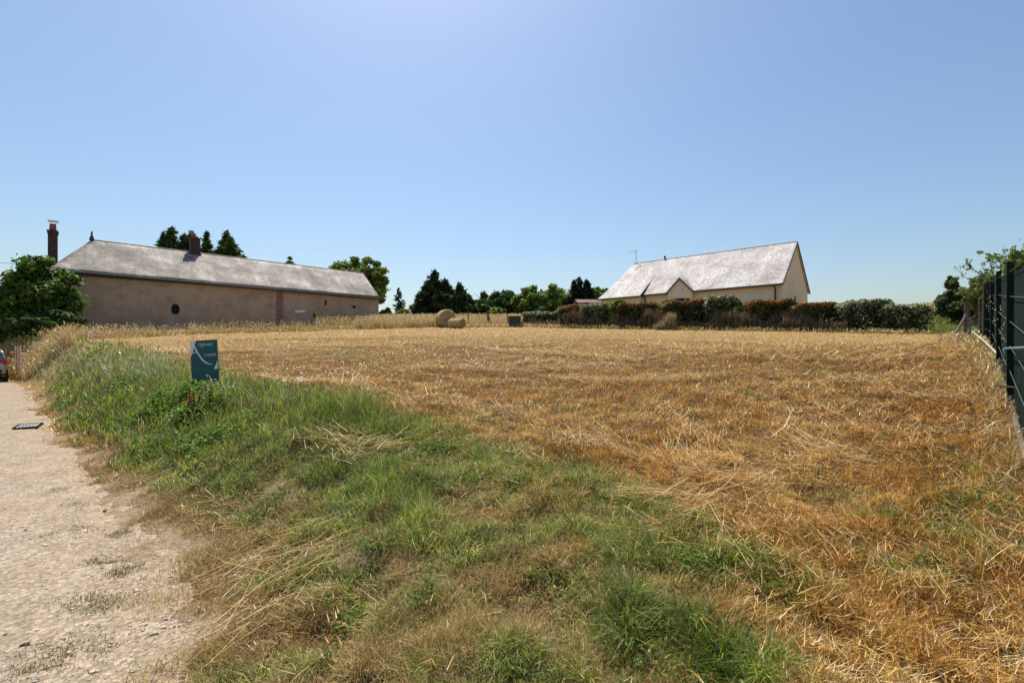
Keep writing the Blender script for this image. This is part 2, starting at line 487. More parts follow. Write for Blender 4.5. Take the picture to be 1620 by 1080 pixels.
# ------------------------------------------------------------------ setting: everything that grows on the field
def scatter(n, rmin, rmax, k, ang=60):
    """Points around the viewer, density falling as r^-(2+k)."""
    th = np.radians(rng.uniform(-ang, ang, n)); u = rng.uniform(0, 1, n)
    if k: r = (rmin ** -k + u * (rmax ** -k - rmin ** -k)) ** (-1 / k)
    else: r = rmin * (rmax / rmin) ** u
    X, Y = r * np.sin(th), r * np.cos(th)
    d = road_dist(X, Y); Z = ground_z(X, Y, d)
    g, bare, px, py = masks(X, Y, Z, d)
    return X, Y, Z, d, g, bare, r, px, py

# far limit of the mown part: beyond it stand hedges and uncut grass
EDGE_PX = np.array([(-400, 22), (0, 22), (130, 23), (200, 24.5), (320, 27), (600, 33.5), (700, 36.5), (820, 37.5), (900, 35), (1050, 33), (1200, 31), (1330, 29.5), (1450, 28), (1560, 24), (2200, 22)], float)
def mown(X, Y):
    px = CX + FPX * X / np.maximum(Y, .1)
    return Y < np.interp(px, EDGE_PX[:, 0], EDGE_PX[:, 1])

PALE, GOLD, ORANGE, BROWN = (.80, .61, .28), (.76, .47, .115), (.60, .30, .055), (.19, .085, .026)

def build_stubble():
    X, Y, Z, d, g, bare, r, px, py = scatter(860000, 1.2, 40, .38)
    u = rng.uniform(0, 1, len(X))
    mat_ = fbm(X * 4.5, Y * 4.5, 41, 2)
    keep = (d > -.25) & (u > g * .78) & (rng.uniform(0, 1, len(X)) < .35 + sstep(.3, .55, mat_)) & (rng.uniform(0, 1, len(X)) > bare * 1.0) & mown(X, Y)
    X, Y, Z, d, g, r, px, py = (a[keep] for a in (X, Y, Z, d, g, r, px, py)); n = len(X)
    big = fbm(X * .45, Y * .45, 111, 4); mid = fbm(X * 2.2, Y * 2.2, 121, 3)
    deadleft = sstep(3.4, 1.6, d) * sstep(8, 5, Y)                       # the fine dead grass beside the lane
    rows = fbm(X * .10 + Y * .05, Y * .75 - X * .12, 127, 3)                # faint lines the mower left
    w = big + .75 * (mid - .5) + (rows - .5) * 1.7 * sstep(6, 12, r)
    c = pick(n, [PALE, GOLD, ORANGE, BROWN], [.27, .4, .23, .1], .24)
    orange = pick(n, [ORANGE, GOLD, BROWN], [.5, .22, .28]); dead = pick(n, [(.50, .34, .12), (.62, .46, .21), (.28, .17, .06), (.27, .26, .08)], [.36, .26, .14, .24])
    s = (rng.uniform(0, 1, n) < sstep(.46, .60, w))[:, None]; c = np.where(s, orange, c)
    dk = fbm(X * 1.4, Y * 1.4, 129, 3); s = (rng.uniform(0, 1, n) < .6 * sstep(.57, .68, dk))[:, None]; c = np.where(s, pick(n, [BROWN, ORANGE], [.65, .35]), c)
    s = (rng.uniform(0, 1, n) < deadleft)[:, None]; c = np.where(s, dead, c)
    L = rng.uniform(.04, .13, n) * (1 + .5 * (mid > .55)) * (1 - .25 * deadleft)
    L = L * (1 + .004 * r)
    W = np.maximum(.0027, .00078 * r) * rng.uniform(.6, 1.4, n)
    az = rng.uniform(0, 2 * pi, n); t0 = np.abs(rng.normal(.8, .45, n)) + .45 * sstep(5, 15, r); t1 = t0 + rng.uniform(.1, .9, n)
    t0 = np.clip(t0, 0, 1.45); t1 = np.clip(t1, 0, 1.75)
    V, F, C = blades(np.stack([X, Y, Z - .004], 1), L, W, az, t0, t1, c, rng.uniform(0, pi, n))
    tag(np_mesh('dry_stubble', V, F, M['straw'], C), 'short golden brown stubble left standing across the mown field', 'stubble', kind='stuff')

SWATHS = [[(930, 690), (985, 715), (1040, 735), (1110, 760), (1190, 775)], [(1000, 790), (1070, 800), (1140, 790), (1200, 765)], [(700, 640), (790, 650), (880, 690), (960, 700)],
          [(400, 600), (480, 612), (540, 608), (600, 625)], [(830, 560), (930, 565), (1000, 572)], [(1010, 545), (1120, 555), (1250, 560)], [(480, 690), (560, 720), (640, 700)],
          [(1360, 560), (1420, 600), (1450, 680), (1490, 740)], [(640, 545), (760, 552), (860, 560)], [(1000, 850), (1090, 870), (1130, 830)], [(300, 950), (420, 890), (520, 840)],
          [(360, 538), (520, 536), (700, 534)], [(500, 549), (680, 552), (900, 546)], [(900, 538), (1100, 540), (1300, 546)], [(1150, 566), (1320, 572), (1500, 566)], [(640, 583), (820, 590), (1000, 584)], [(230, 556), (330, 560), (430, 556)], [(1280, 600), (1400, 620), (1540, 640)],
          [(300, 1060), (420, 960), (560, 870)], [(1250, 690), (1300, 720), (1380, 740)], [(880, 600), (980, 610), (1110, 600)], [(1050, 650), (1080, 690), (1100, 720)]]

def unproject(px, py):
    """The place on the ground seen at a photo pixel."""
    t = np.geomspace(1.2, 60, 900)
    X = (px - CX) / FPX * t; Zr = EYE + (HY - py) / FPX * t
    dz = Zr - ground_z(X, t, bumps=False)
    i = int(np.argmax(dz < 0))
    return X[i], t[i]

def build_straw():
    X, Y, Z, d, g, bare, r, px, py = scatter(150000, 1.2, 38, .4)
    clump = fbm(X * 1.1, Y * 1.1, 131, 4)
    keep = (d > .35) & (rng.uniform(0, 1, len(X)) > g * .72) & (rng.uniform(0, 1, len(X)) > bare * .97) & mown(X, Y) & (rng.uniform(0, 1, len(X)) < (.10 + .8 * sstep(.46, .64, clump)) * (.45 + .55 * sstep(2, 6, r))) \
        & (rng.uniform(0, 1, len(X)) > .75 * sstep(3.2, 1.6, d))
    X, Y, Z, r, g = X[keep], Y[keep], Z[keep], r[keep], g[keep]; n = len(X)
    flow = fbm(X * .25, Y * .25, 141, 2) * 4 * pi
    az = flow + rng.normal(0, .75, n); L = (rng.gamma(3.2, .055, n) + .04) * (.45 + .55 * sstep(2.5, 6, r))
    pts = [(X, Y, Z, r, az, L, np.zeros(n))]
    for sw in SWATHS:                                   # long stalks dropped in heaps and lines
        q = np.array([unproject(*p) for p in sw])
        m = 60 if sw[0][1] > 840 else (230 if q[:, 1].mean() < 9 else 800)
        s = rng.uniform(0, len(q) - 1, m); i = np.minimum(s.astype(int), len(q) - 2); f = (s - i)[:, None]
        c = q[i] * (1 - f) + q[i + 1] * f; t = q[i + 1] - q[i]
        wid = .07 + .016 * np.hypot(*c.T)
        c = c + rng.normal(0, 1, (m, 2)) * wid[:, None]
        sx, sy = c.T; rr = np.hypot(sx, sy)
        pts.append((sx, sy, ground_z(sx, sy), rr, np.arctan2(t[:, 1], t[:, 0]) + rng.normal(0, .38, m) + pi * (rng.uniform(0, 1, m) < .5), rng.gamma(4, .075, m) + .08, np.full(m, 1.)))
    X, Y, Z, r, az, L, sw = (np.concatenate(a) for a in zip(*pts)); n = len(X)
    W = np.maximum(.0030, .00085 * r) * rng.uniform(.7, 1.35, n)
    c = pick(n, [PALE, (.74, .62, .40), GOLD, (.5, .30, .10), (.3, .16, .06)], [.27, .12, .31, .2, .1])
    lift = rng.uniform(.012, .06, n) + sw * rng.uniform(0, .05, n)
    t0 = pi / 2 + rng.normal(-.08, .13, n); t1 = t0 + rng.normal(.05, .22, n)
    base = np.stack([X - np.cos(az) * L * .5, Y - np.sin(az) * L * .5, Z + lift], 1)
    V, F, C = blades(base, L, W, az, t0, t1, c)
    tag(np_mesh('loose_straw', V, F, M['straw'], C), 'pale loose straw lying in lines and wads on the mown field', 'straw', kind='stuff')

GREENS = [(.105, .175, .022), (.15, .225, .03), (.20, .255, .05), (.26, .295, .11), (.31, .33, .06), (.46, .38, .15)]

def build_green():
    X, Y, Z, d, g, bare, r, px, py = scatter(620000, 1.2, 34, .4)
    tuft = fbm(X * 3.1, Y * 3.1, 151, 3); tall = fbm(X * .9, Y * .9, 161, 2)
    keep = (d > .12) & (rng.uniform(0, 1, len(X)) < g * (.55 + .9 * sstep(.4, .6, tuft))) & (rng.uniform(0, 1, len(X)) > bare * .9)
    X, Y, Z, d, g, r, tuft, tall, px, py = (a[keep] for a in (X, Y, Z, d, g, r, tuft, tall, px, py)); n = len(X)
    bank = sstep(5.2, 6.5, Y) * sstep(4.6, 3.0, d)
    L = (rng.uniform(.035, .11, n) * (1 + .8 * sstep(.5, .65, tuft))) * (1 - bank) + bank * rng.uniform(.10, .30, n) * (.75 + .6 * tall)
    clump = blob(px, py, [(990, 970, 40, 70, .8), (640, 800, 60, 60, .8), (560, 655, 60, 30, .8), (1130, 1030, 60, 50, .5)])
    L = L * (1 + 1.1 * clump)
    W = np.maximum(.0052, .0010 * r) * rng.uniform(.5, 1.6, n)
    hue = fbm(X * .8, Y * .8, 171, 3)
    c1 = pick(n, GREENS, [.28, .26, .18, .1, .08, .1], .3); c2 = pick(n, GREENS, [.12, .16, .18, .22, .12, .2], .3)
    c = np.where((rng.uniform(0, 1, n) < sstep(.36, .6, hue))[:, None], c2, c1)
    fine = np.clip(fbm(X * 6, Y * 6, 175, 2)[:, None] * 1.3 + .35, .6, 1.4); c = c * fine
    az = rng.uniform(0, 2 * pi, n) ; t0 = np.abs(rng.normal(.3, .28, n)) + .35 * (1 - bank) * (1 - np.clip(clump, 0, 1)); t1 = t0 + rng.uniform(.15, 1.25, n)
    V, F, C = blades(np.stack([X, Y, Z - .004], 1), L, W, az, t0, np.clip(t1, 0, 2.1), c, rng.uniform(0, pi, n))
    tag(np_mesh('green_grass', V, F, M['grass'], C), 'lush green grass on the roadside bank and in patches nearby', 'grass', kind='stuff')

def build_weeds():
    """Low broad-leaved weeds: rosettes and small leafy stems among the grass."""
    spots = [(250, 650, 60, .42), (300, 640, 60, .42), (290, 672, 60, .36), (335, 650, 44, .36), (225, 668, 40, .3), (270, 705, 50, .26), (330, 705, 40, .24), (360, 690, 30, .22), (820, 765, 30, .10), (930, 800, 26, .09),
             (1040, 1000, 30, .10), (1110, 905, 26, .08), (600, 880, 24, .07), (1395, 900, 14, .07), (700, 705, 24, .1), (640, 690, 24, .1), (120, 600, 24, .26), (160, 640, 26, .26), (200, 610, 26, .26), (140, 570, 20, .28), (95, 650, 18, .2), (1000, 1050, 30, .1), (760, 760, 26, .1), (560, 985, 20, .07), (660, 960, 22, .07)]
    Cs, Ns, Ss, Co = [], [], [], []
    for x, y, k, hh in spots:
        X, Y = unproject(x, y); r = math.hypot(X, Y)
        for _ in range(int(k * 1.6)):
            a = rng.uniform(0, 2 * pi); q = abs(rng.normal(0, .03 * r)) + .02
            bx, by = X + q * cos(a), Y + q * sin(a); bz = gz(bx, by)
            if float(road_dist(np.array([bx]), np.array([by]))[0]) < .35: continue
            m = int(rng.integers(7, 14)); h = rng.uniform(.3, 1.0) * hh
            zz = bz + rng.uniform(.15, 1, m) * h; aa = rng.uniform(0, 2 * pi, m); rr = rng.uniform(.01, .09, m)
            Cs.append(np.stack([bx + rr * np.cos(aa), by + rr * np.sin(aa), zz], 1))
            Ns.append(np.stack([np.cos(aa) * .5, np.sin(aa) * .5, np.ones(m)], 1) + rng.normal(0, .3, (m, 3)))
            Ss.append(rng.uniform(.014, .034, m) * (1 + .05 * r) * (.55 + .45 * float(sstep(4, 7, r)))); Co.append(pick(m, [(.08, .16, .018), (.13, .22, .028), (.19, .27, .04)], [.35, .4, .25], .3))
    V, F, C = leaves(np.concatenate(Cs), np.concatenate(Ns), np.concatenate(Ss), np.concatenate(Co), 1.5)
    tag(np_mesh('broadleaf_weeds', V, F, M['leaf'], C), 'bright green broad leaved weeds growing through the bank grass', 'weeds', kind='stuff')

def dock_plant():
    """Rusty red seed stalks of a dock standing in the bank grass."""
    X, Y = unproject(306, 662); zg = gz(X, Y); root = thing('dock_plant', 'rusty red dock stalks standing in the weeds below the sign', 'plant', (X, Y, zg)); 
    for k in range(7):
        q = np.array([X + rng.normal(0, .12), Y + rng.normal(0, .10), zg]); t = q + np.array([rng.normal(0, .06), rng.normal(0, .06), rng.uniform(.28, .48)])
        st = MB().tube([q, (q + t) / 2, t], [.006, .005, .003], 5).build('stalk', M['rust'], root)
        f = np.linspace(.45, 1, 60)[:, None]; C = q * (1 - f) + t * f + rng.normal(0, .010, (60, 3))
        V, F, c = leaves(C, rng.normal(0, 1, C.shape), .020 * rng.uniform(.6, 1.3, 60), pick(60, [(.20, .07, .03), (.15, .06, .03), (.26, .14, .05)]), 1.4)
        np_mesh('seeds', V, F, M['leaf'], c, st)

def seeded(X, Y, hmin, hmax, cols, wts, wscale=.0011, az=None, lean=.25, heads=True):
    """Tall grass with nodding seed heads."""
    n = len(X); Z = ground_z(X, Y); r = np.hypot(X, Y)
    L = hmin + (hmax - hmin) * rng.uniform(0, 1, n) ** 2.0; az = rng.uniform(0, 2 * pi, n) if az is None else az
    t0 = np.abs(rng.normal(lean * .6, lean * .5, n)); t1 = t0 + rng.uniform(.05, .5, n)
    c = pick(n, cols, wts); pos = np.stack([X, Y, Z - .02], 1)
    W = np.maximum(.004, wscale * r) * rng.uniform(.6, 1.2, n)
    out = [blades(pos, L, W, az, t0, t1, c, rng.uniform(0, pi, n))]
    if heads:
        k = rng.uniform(0, 1, n) < .55
        h = np.stack([np.cos(az), np.sin(az), np.zeros(n)], 1)
        tip = pos + (h * np.sin(t0)[:, None] + np.array([0, 0, 1]) * np.cos(t0)[:, None]) * (L * .5)[:, None] + (h * np.sin(t1)[:, None] + np.array([0, 0, 1]) * np.cos(t1)[:, None]) * (L * .42)[:, None]
        m = int(k.sum())
        out.append(blades(tip[k], rng.uniform(.10, .2, m), W[k] * 1.7, az[k], t1[k], t1[k] + .5, np.clip(c[k] * 1.12, 0, .9), rng.uniform(0, pi, m)))
    return join(out)

TALL = [(.60, .46, .25), (.52, .36, .16), (.42, .27, .11), (.66, .55, .35), (.28, .26, .10)]

def build_tall():
    parts = []
    def zone(n, x0, x1, near, far, hmin, hmax, cols=TALL, w=(.34, .28, .14, .14, .1), patch=.0, **k):
        """Uncut grass between photo columns x0..x1, from `near` to `far` metres beyond the edge of the mown part."""
        px = rng.uniform(x0, x1, n); e = np.interp(px, EDGE_PX[:, 0], EDGE_PX[:, 1]); D = e + rng.uniform(near, far, n)
        X = (px - CX) / FPX * D; Y = D
        if x0 < 300:
            q = road_dist(X, Y) > (.7 if x0 > 50 else .25); X, Y = X[q], Y[q]; n = len(X)
        if patch:
            q = rng.uniform(0, 1, n) < .25 + sstep(.42, .6, fbm(X * .8, Y * .8, 181, 3)); X, Y = X[q], Y[q]
        parts.append(seeded(X, Y, hmin, hmax, cols, w, **k))
    zone(3000, 85, 240, -.6, 2.5, .2, .75, lean=.5, patch=1, wscale=.0008)
    zone(4200, 28, 115, -1.8, 1.5, .25, .95, lean=.55, patch=1, wscale=.0008)
    zone(1500, 200, 330, -.2, 2.6, .2, .65, lean=.45, patch=1, wscale=.0007)
    zone(3600, 300, 640, .1, 5, .15, .75, w=(.15, .3, .35, .05, .15), lean=.4, patch=1, wscale=.0006)
    zone(4500, 150, 700, -.5, 1.2, .08, .26, w=(.12, .4, .3, .02, .16), lean=.5, patch=1, wscale=.0008)
    zone(3200, 200, 700, .0, 2.5, .12, .4, cols=GREENS, w=(.1, .2, .25, .2, .15, .1), lean=.4, patch=1, heads=False)
    zone(22000, 585, 850, .6, 14, .4, 1.0, w=(.5, .2, .06, .2, .04), lean=.25, wscale=.0008)
    zone(5000, 560, 700, .0, 1.2, .2, .6, w=(.15, .3, .25, .05, .25), lean=.4, patch=1, wscale=.0008)
    zone(9000, 500, 700, 7, 18, .5, .9, lean=.25)
    zone(9000, 700, 980, -.5, 1.0, .08, .3, w=(.45, .25, .1, .15, .05), lean=.6)
    zone(12000, 1440, 1620, 14, 26, .5, 1.0, w=(.45, .25, .1, .15, .05), lean=.25)
    zone(20000, 1425, 1600, .2, 14, .1, .2, cols=GREENS, w=(.1, .2, .3, .2, .15, .05), heads=False)
    zone(7000, 880, 1470, -.9, .3, .08, .28, cols=GREENS + TALL, w=(.04, .06, .08, .04, .04, .10, .1, .2, .25, .04, .08), lean=.4, patch=1)
    # the overgrown bank beyond the bend, under the dense tree
    n = 6000; t = rng.uniform(.38, 1, n); q = np.stack([np.interp(t, [0, .45, 1], [-17.5, -23.9, -33]), np.interp(t, [0, .45, 1], [17, 22.3, 26.5])], 1)
    o = rng.uniform(.1, 2.4, n); X = q[:, 0] + .56 * o; Y = q[:, 1] + .83 * o
    k = rng.uniform(0, 1, n) < .3 + sstep(.4, .6, fbm(X * .8, Y * .8, 183, 3)); X, Y = X[k], Y[k]
    parts.append(seeded(X, Y, .12, .6, TALL + GREENS[:3], [.12, .2, .2, .05, .15, .1, .1, .08], wscale=.0009, lean=.5))
    V, F, C = join(parts)
    tag(np_mesh('tall_dry_grass', V, F, M['straw'], C), 'tall uncut dry grass with seed heads round the mown field', 'grass', kind='stuff')
    # pale seed heads standing out of the green bank
    n = 420; px = rng.normal(215, 55, n); py = rng.normal(590, 16, n)
    px = np.concatenate([px, rng.normal(440, 60, 120), rng.normal(90, 30, 160)]); py = np.concatenate([py, rng.normal(648, 10, 120), rng.normal(575, 14, 160)])
    q = np.array([unproject(a, b) for a, b in zip(px, py)])
    q = q[(q[:, 1] > 3) & (road_dist(q[:, 0], q[:, 1]) > .5)]
    V, F, C = seeded(q[:, 0], q[:, 1], .3, .55, [(.42, .42, .24), (.5, .46, .28), (.3, .33, .14)], [.4, .3, .3], lean=.5)
    tag(np_mesh('bank_seed_heads', V, F, M['straw'], C), 'pale seed heads nodding above the green grass of the bank', 'grass', kind='stuff')

def build_brown_weeds():
    """Dried brown weeds and brambles at the foot of the garden hedge."""
    out = []
    n = 26000; px = np.concatenate([rng.uniform(885, 1340, n), rng.uniform(820, 900, 1500)]); n = len(px)
    e = np.interp(px, EDGE_PX[:, 0], EDGE_PX[:, 1]); D = e + rng.uniform(-.1, 1.5, n)
    X = (px - CX) / FPX * D; lump = fbm(X * .7, D * .7, 191, 3)
    h = (.45 + 1.0 * sstep(.36, .64, lump)) * (1 - .5 * (px > 1300)) * (1 - .7 * (px < 890))
    c = pick(n, [(.16, .11, .065), (.24, .17, .10), (.10, .075, .045), (.34, .25, .15), (.09, .09, .035)], [.32, .26, .2, .08, .14])
    az = rng.uniform(0, 2 * pi, n); t0 = np.abs(rng.normal(.2, .25, n))
    z = ground_z(X, D) + rng.uniform(0, .75, n) * h
    out.append(blades(np.stack([X, D, z - .02], 1), rng.uniform(.25, .5, n) * (.5 + .6 * h), rng.uniform(.02, .055, n), az, t0, t0 + rng.uniform(.1, .9, n), c, rng.uniform(0, pi, n)))
    V, F, C = join(out)
    tag(np_mesh('dried_weeds', V, F, M['straw'], C), 'brown dried weeds tangled along the foot of the garden hedge', 'weeds', kind='stuff')

def build_gravel():
    """Loose stones of the lane."""
    n = 42000
    th = np.radians(rng.uniform(-60, -18, n)); u = rng.uniform(0, 1, n); r = (1.4 ** -.9 + u * (16 ** -.9 - 1.4 ** -.9)) ** (-1 / .9)
    X, Y = r * np.sin(th), r * np.cos(th); d = road_dist(X, Y)
    k = (d < .25) & (d > -5.2) & (rng.uniform(0, 1, n) < .3 + .8 * sstep(.45, .65, fbm(X * 1.3, Y * 1.3, 201, 3)))
    X, Y, d = X[k], Y[k], d[k]; n = len(X)
    s = np.clip(rng.gamma(1.6, .0023, n), .0025, .022) * (1 + .03 * r[k])
    oct_ = np.array([(1, 0, 0), (.3, 1, 0), (-1, .2, 0), (-.2, -1, 0), (.1, .1, .42), (0, 0, -.4)], float)
    V = oct_[None] * (1 + .35 * rng.standard_normal((n, 6, 3)) * .6) * s[:, None, None]
    a = rng.uniform(0, 2 * pi, n); ca, sa = np.cos(a)[:, None], np.sin(a)[:, None]
    x, y = V[..., 0] * ca - V[..., 1] * sa, V[..., 0] * sa + V[..., 1] * ca
    V = np.stack([x + X[:, None], y + Y[:, None], V[..., 2] + (np.maximum(ground_z(X, Y, d), road_z(X, Y, -d)) + s * .12)[:, None]], -1).reshape(-1, 3)
    f = np.array([(0, 1, 4), (1, 2, 4), (2, 3, 4), (3, 0, 4), (1, 0, 5), (2, 1, 5), (3, 2, 5), (0, 3, 5)])
    F = (np.arange(n)[:, None, None] * 6 + f[None]).reshape(-1, 3)
    c = np.repeat(pick(n, [(.56, .46, .34), (.66, .57, .45), (.42, .33, .23), (.74, .67, .57), (.08, .06, .05)], [.36, .3, .16, .15, .03], .12), 6, 0)
    m, t, p = new_mat('loose_stone'); at = t.nodes.new("ShaderNodeAttribute"); at.attribute_name = 'col'
    t.links.new(at.outputs['Color'], p.inputs['Base Color']); p.inputs['Roughness'].default_value = .9
    tag(np_mesh('gravel', V, F, m, c), 'small loose stones scattered on the lane', 'gravel', kind='stuff')
    # sparse turf creeping over the lane's edge
    out = []
    for x, y, w, k in [(165, 888, .10, 420), (185, 912, .08, 300), (190, 845, .08, 280), (140, 955, .13, 380), (170, 960, .11, 380), (110, 1035, .18, 620), (95, 775, .10, 140), (120, 800, .1, 160), (130, 838, .1, 160), (205, 900, .1, 220), (75, 850, .06, 50), (60, 1060, .12, 160)]:
        D = EYE * FPX / (y - HY); cx = (x - CX) / FPX * D
        k = int(k * 1.2); qx = cx + rng.normal(0, w * .7, k); qy = D + rng.normal(0, w * .55, k); qz = np.maximum(ground_z(qx, qy), road_z(qx, qy, -road_dist(qx, qy)))
        col = pick(k, [(.10, .13, .045), (.17, .18, .07), (.33, .25, .13), (.24, .17, .08)], [.3, .25, .25, .2])
        az = rng.uniform(0, 2 * pi, k); t0 = np.abs(rng.normal(.7, .4, k))
        out.append(blades(np.stack([qx, qy, qz - .003], 1), rng.uniform(.012, .042, k), .0035 * rng.uniform(.7, 1.4, k), az, t0, t0 + .5, col, rng.uniform(0, pi, k)))
    V, F, C = join(out)
    tag(np_mesh('lane_turf', V, F, M['grass'], C), 'thin tufts of short grass creeping over the edge of the lane', 'grass', kind='stuff')

build_stubble()
build_straw()
build_green()
build_weeds()
build_tall()
build_brown_weeds()
build_gravel()

dock_plant()

# ------------------------------------------------------------------ buildings
def unit(v): v = np.asarray(v, float); return v / np.linalg.norm(v)
UP = np.array([0, 0, 1.])

def roof_slab(pts, thick, name, m, parent, u_axis):
    """A planar roof slope with thickness and UVs in metres (u along the eave, v up the slope)."""
    pts = [np.asarray(p, float) for p in pts]
    nrm = unit(np.cross(pts[1] - pts[0], pts[-1] - pts[0]))
    if nrm[2] < 0: pts = pts[::-1]; nrm = -nrm
    n = len(pts); low = [p - nrm * thick for p in pts]
    u = unit(u_axis - nrm * np.dot(u_axis, nrm)); v = np.cross(nrm, u)
    b = MB(); b.add(pts + low, [tuple(range(n)), tuple(range(n, 2 * n))[::-1]] + [(i, n + i, n + (i + 1) % n, (i + 1) % n) for i in range(n)])
    # subdivided top so that old roofs can sag a little is not needed: bump and slates carry it
    o = b.build(name, m, parent)
    me = o.data; off = np.array(parent_origin(parent)); uv = me.uv_layers.new(name='UVMap')
    for l in me.loops:
        q = np.array(me.vertices[l.vertex_index].co) + off
        uv.data[l.index].uv = (float(np.dot(q, u)), float(np.dot(q, v)))
    return o

def farmhouse():
    d = unit((1.1, 1, 0)); n = np.array([d[1], -d[0], 0]); back = -n      # n points out of the long wall, towards the lane
    A0 = np.array([(75 - CX) / FPX, 1, 0]) * 29.43
    t1 = (602 - CX) / FPX
    L = (t1 * A0[1] - A0[0]) / (d[0] - t1 * d[1])
    h = 3.8; hip = 2.1
    root = thing('farmhouse', 'long low old farmhouse with grey slate roof and plain rendered back wall', 'house', (*(A0 + d * L / 2 + back * h)[:2], 2.6))
    ov = .28
    eave = lambda s: 6.47 - .27 * s / L                                    # the old eave sinks slightly to the right
    ridge = lambda s: 9.28 - .26 * s / L
    W0 = A0 + back * ov + d * ov                                           # wall corner under the overhang
    Lw = L - 2 * ov * .6; zb = 1.2
    wf = lambda s, z, out=0: np.array([*(W0 + d * s + n * out)[:2], z])
    b = MB()
    # long wall, end walls, back wall as one closed shell
    c0, c1 = W0, W0 + d * Lw; c2, c3 = c1 + back * (2 * h - 2 * ov), c0 + back * (2 * h - 2 * ov)
    zt = lambda s: eave(s) - .06
    base = [np.array([*c[:2], zb]) for c in (c0, c1, c2, c3)]
    top = [np.array([*c[:2], z]) for c, z in ((c0, zt(0)), (c1, zt(L)), (c2, zt(L)), (c3, zt(0)))]
    apex = np.array([*(c1 + back * (h - ov))[:2], ridge(L) - .18])
    b.add(base + top + [apex], [(0, 1, 5, 4), (1, 2, 6, 8, 5), (2, 3, 7, 6), (3, 0, 4, 7), (4, 5, 8, 6, 7)])
    b.build('wall', M['old_render'], root)
    eA = np.array([*A0[:2], eave(0)]); eB = np.array([*(A0 + d * L)[:2], eave(L)])
    eC = np.array([*(A0 + d * L + back * 2 * h)[:2], eave(L)]); eD = np.array([*(A0 + back * 2 * h)[:2], eave(0)])
    r0 = np.array([*(A0 + d * hip + back * h)[:2], ridge(0)]); r1 = np.array([*(A0 + d * L + back * h)[:2], ridge(L)])
    # front slope in strips with a slight wave, as old rafters have
    nu, nv = 60, 10; vs = []; uvs = []
    for j in range(nv + 1):
        for i in range(nu + 1):
            f, g = i / nu, j / nv
            lo = eA + (eB - eA) * f; hi = r0 + (r1 - r0) * f
            q = lo + (hi - lo) * g
            wv = .10 * (vnoise(f * 9, g * 2.2, 3) - .5) * sin(pi * min(1, g * 1.0)) + .05 * (vnoise(f * 26, g * 4, 4) - .5) * (0 < j < nv)
            q = q + (UP * .75 + n * .65) * wv
            vs.append(q); uvs.append((float(np.dot(q, d)), float(g * 4.8)))
    m_ = nu + 1; fs = [(j * m_ + i, j * m_ + i + 1, (j + 1) * m_ + i + 1, (j + 1) * m_ + i) for j in range(nv) for i in range(nu)]
    sl = MB().add(vs, fs).build('roof', M['old_slate'], root, smooth=True)
    uv = sl.data.uv_layers.new(name='UVMap')
    for l in sl.data.loops: uv.data[l.index].uv = uvs[l.vertex_index]
    so = sl.modifiers.new('thickness', 'SOLIDIFY'); so.thickness = .09; so.offset = -1
    roof_slab([eD, eA, r0], .09, 'roof', M['old_slate'], root, n)
    roof_slab([eC, eD, r0, r1], .09, 'roof', M['old_slate'], root, d)
    b = MB(); b.tube([r0 - UP * .02, (r0 + r1) / 2 - UP * .02, r1 - UP * .02], .065, 8); b.build('ridge', M['ridge'], sl)
    # gutter under the eave and the dark board behind it
    b = MB(); b.tube([eA + n * .07 - UP * .07, eB + n * .07 - UP * .07], .085, 8); b.build('gutter', M['zinc'], root)
    b = MB(); b.box(eA + back * .02 - UP * .25 + d * .1, d * (L - .2), back * .16, UP * .16); b.build('eave_board', M['darkwood'], root)
    def at(px):                                                             # along the wall, below a photo column
        t = (px - CX) / FPX
        return (t * W0[1] - W0[0]) / (d[0] - t * d[1])
    def zat(s, py):
        q = W0 + d * s; return EYE + (HY - py) / FPX * q[1]
    # brick pilaster
    s0, s1 = at(438), at(447)
    b = MB(); b.box(wf(s0, zb, .025), d * (s1 - s0), back * .1, UP * (zt(s0) - zb - .12))
    for k in range(10):
        z = 3.2 + k * .32
        if z + .16 < zt(s0) - .15:
            b.box(wf(s0 - .10, z, .022), d * .10, back * .09, UP * .16); b.box(wf(s1, z + .16, .022), d * .10, back * .09, UP * .14)
    b.build('brick_pillar', M['brick'], root)
    # oval window: frame ring, pane, bars
    s = at(277.5); z = zat(s, 489); q = wf(s, z, .0)
    N = 28; ring = MB(); vo, vi, po = [], [], []
    for k in range(N):
        a = 2 * pi * k / N; e = d * cos(a) + UP * sin(a) * 1.55
        vo.append(q + e * .26 + n * .03); vi.append(q + e * .20 + n * .03); po.append(q + e * .215 + n * .012)
    ring.add(vo + vi + [p - n * .03 for p in vo], [(k, (k + 1) % N, N + (k + 1) % N, N + k) for k in range(N)] + [(k, 2 * N + k, 2 * N + (k + 1) % N, (k + 1) % N) for k in range(N)])
    wn = ring.build('oval_window', M['zinc'], root); wn['label'] = 'small oval bullseye window low in the long wall'
    MB().add(po, [tuple(range(N))]).build('pane', M['dark'], wn)
    MB().box(q - d * .012 - UP * .31 + n * .02, d * .024, n * .012, UP * .62).box(q - d * .2 - UP * .012 + n * .021, d * .4, n * .012, UP * .024).build('window_bar', M['zinc'], wn)
    # little openings
    for px, py, wpx, hpx in ((515, 479, 4.5, 8), (560, 485.5, 9, 4), (497, 499, 4.5, 7)):
        s = at(px); D = (W0 + d * s)[1]; z = zat(s, py); w = wpx / FPX * D * .62; hh = hpx / FPX * D
        q = wf(s - w / 2, z - hh / 2, .004)
        fr = MB()
        fr.box(q - d * .05 - UP * .05, d * (w + .1), n * .03, UP * .05).box(q - d * .05 + UP * hh, d * (w + .1), n * .03, UP * .05)
        fr.box(q - d * .05, d * .05, n * .028, UP * hh).box(q + d * w, d * .05, n * .028, UP * hh)
        o = fr.build('vent_opening', M['old_render'], root)
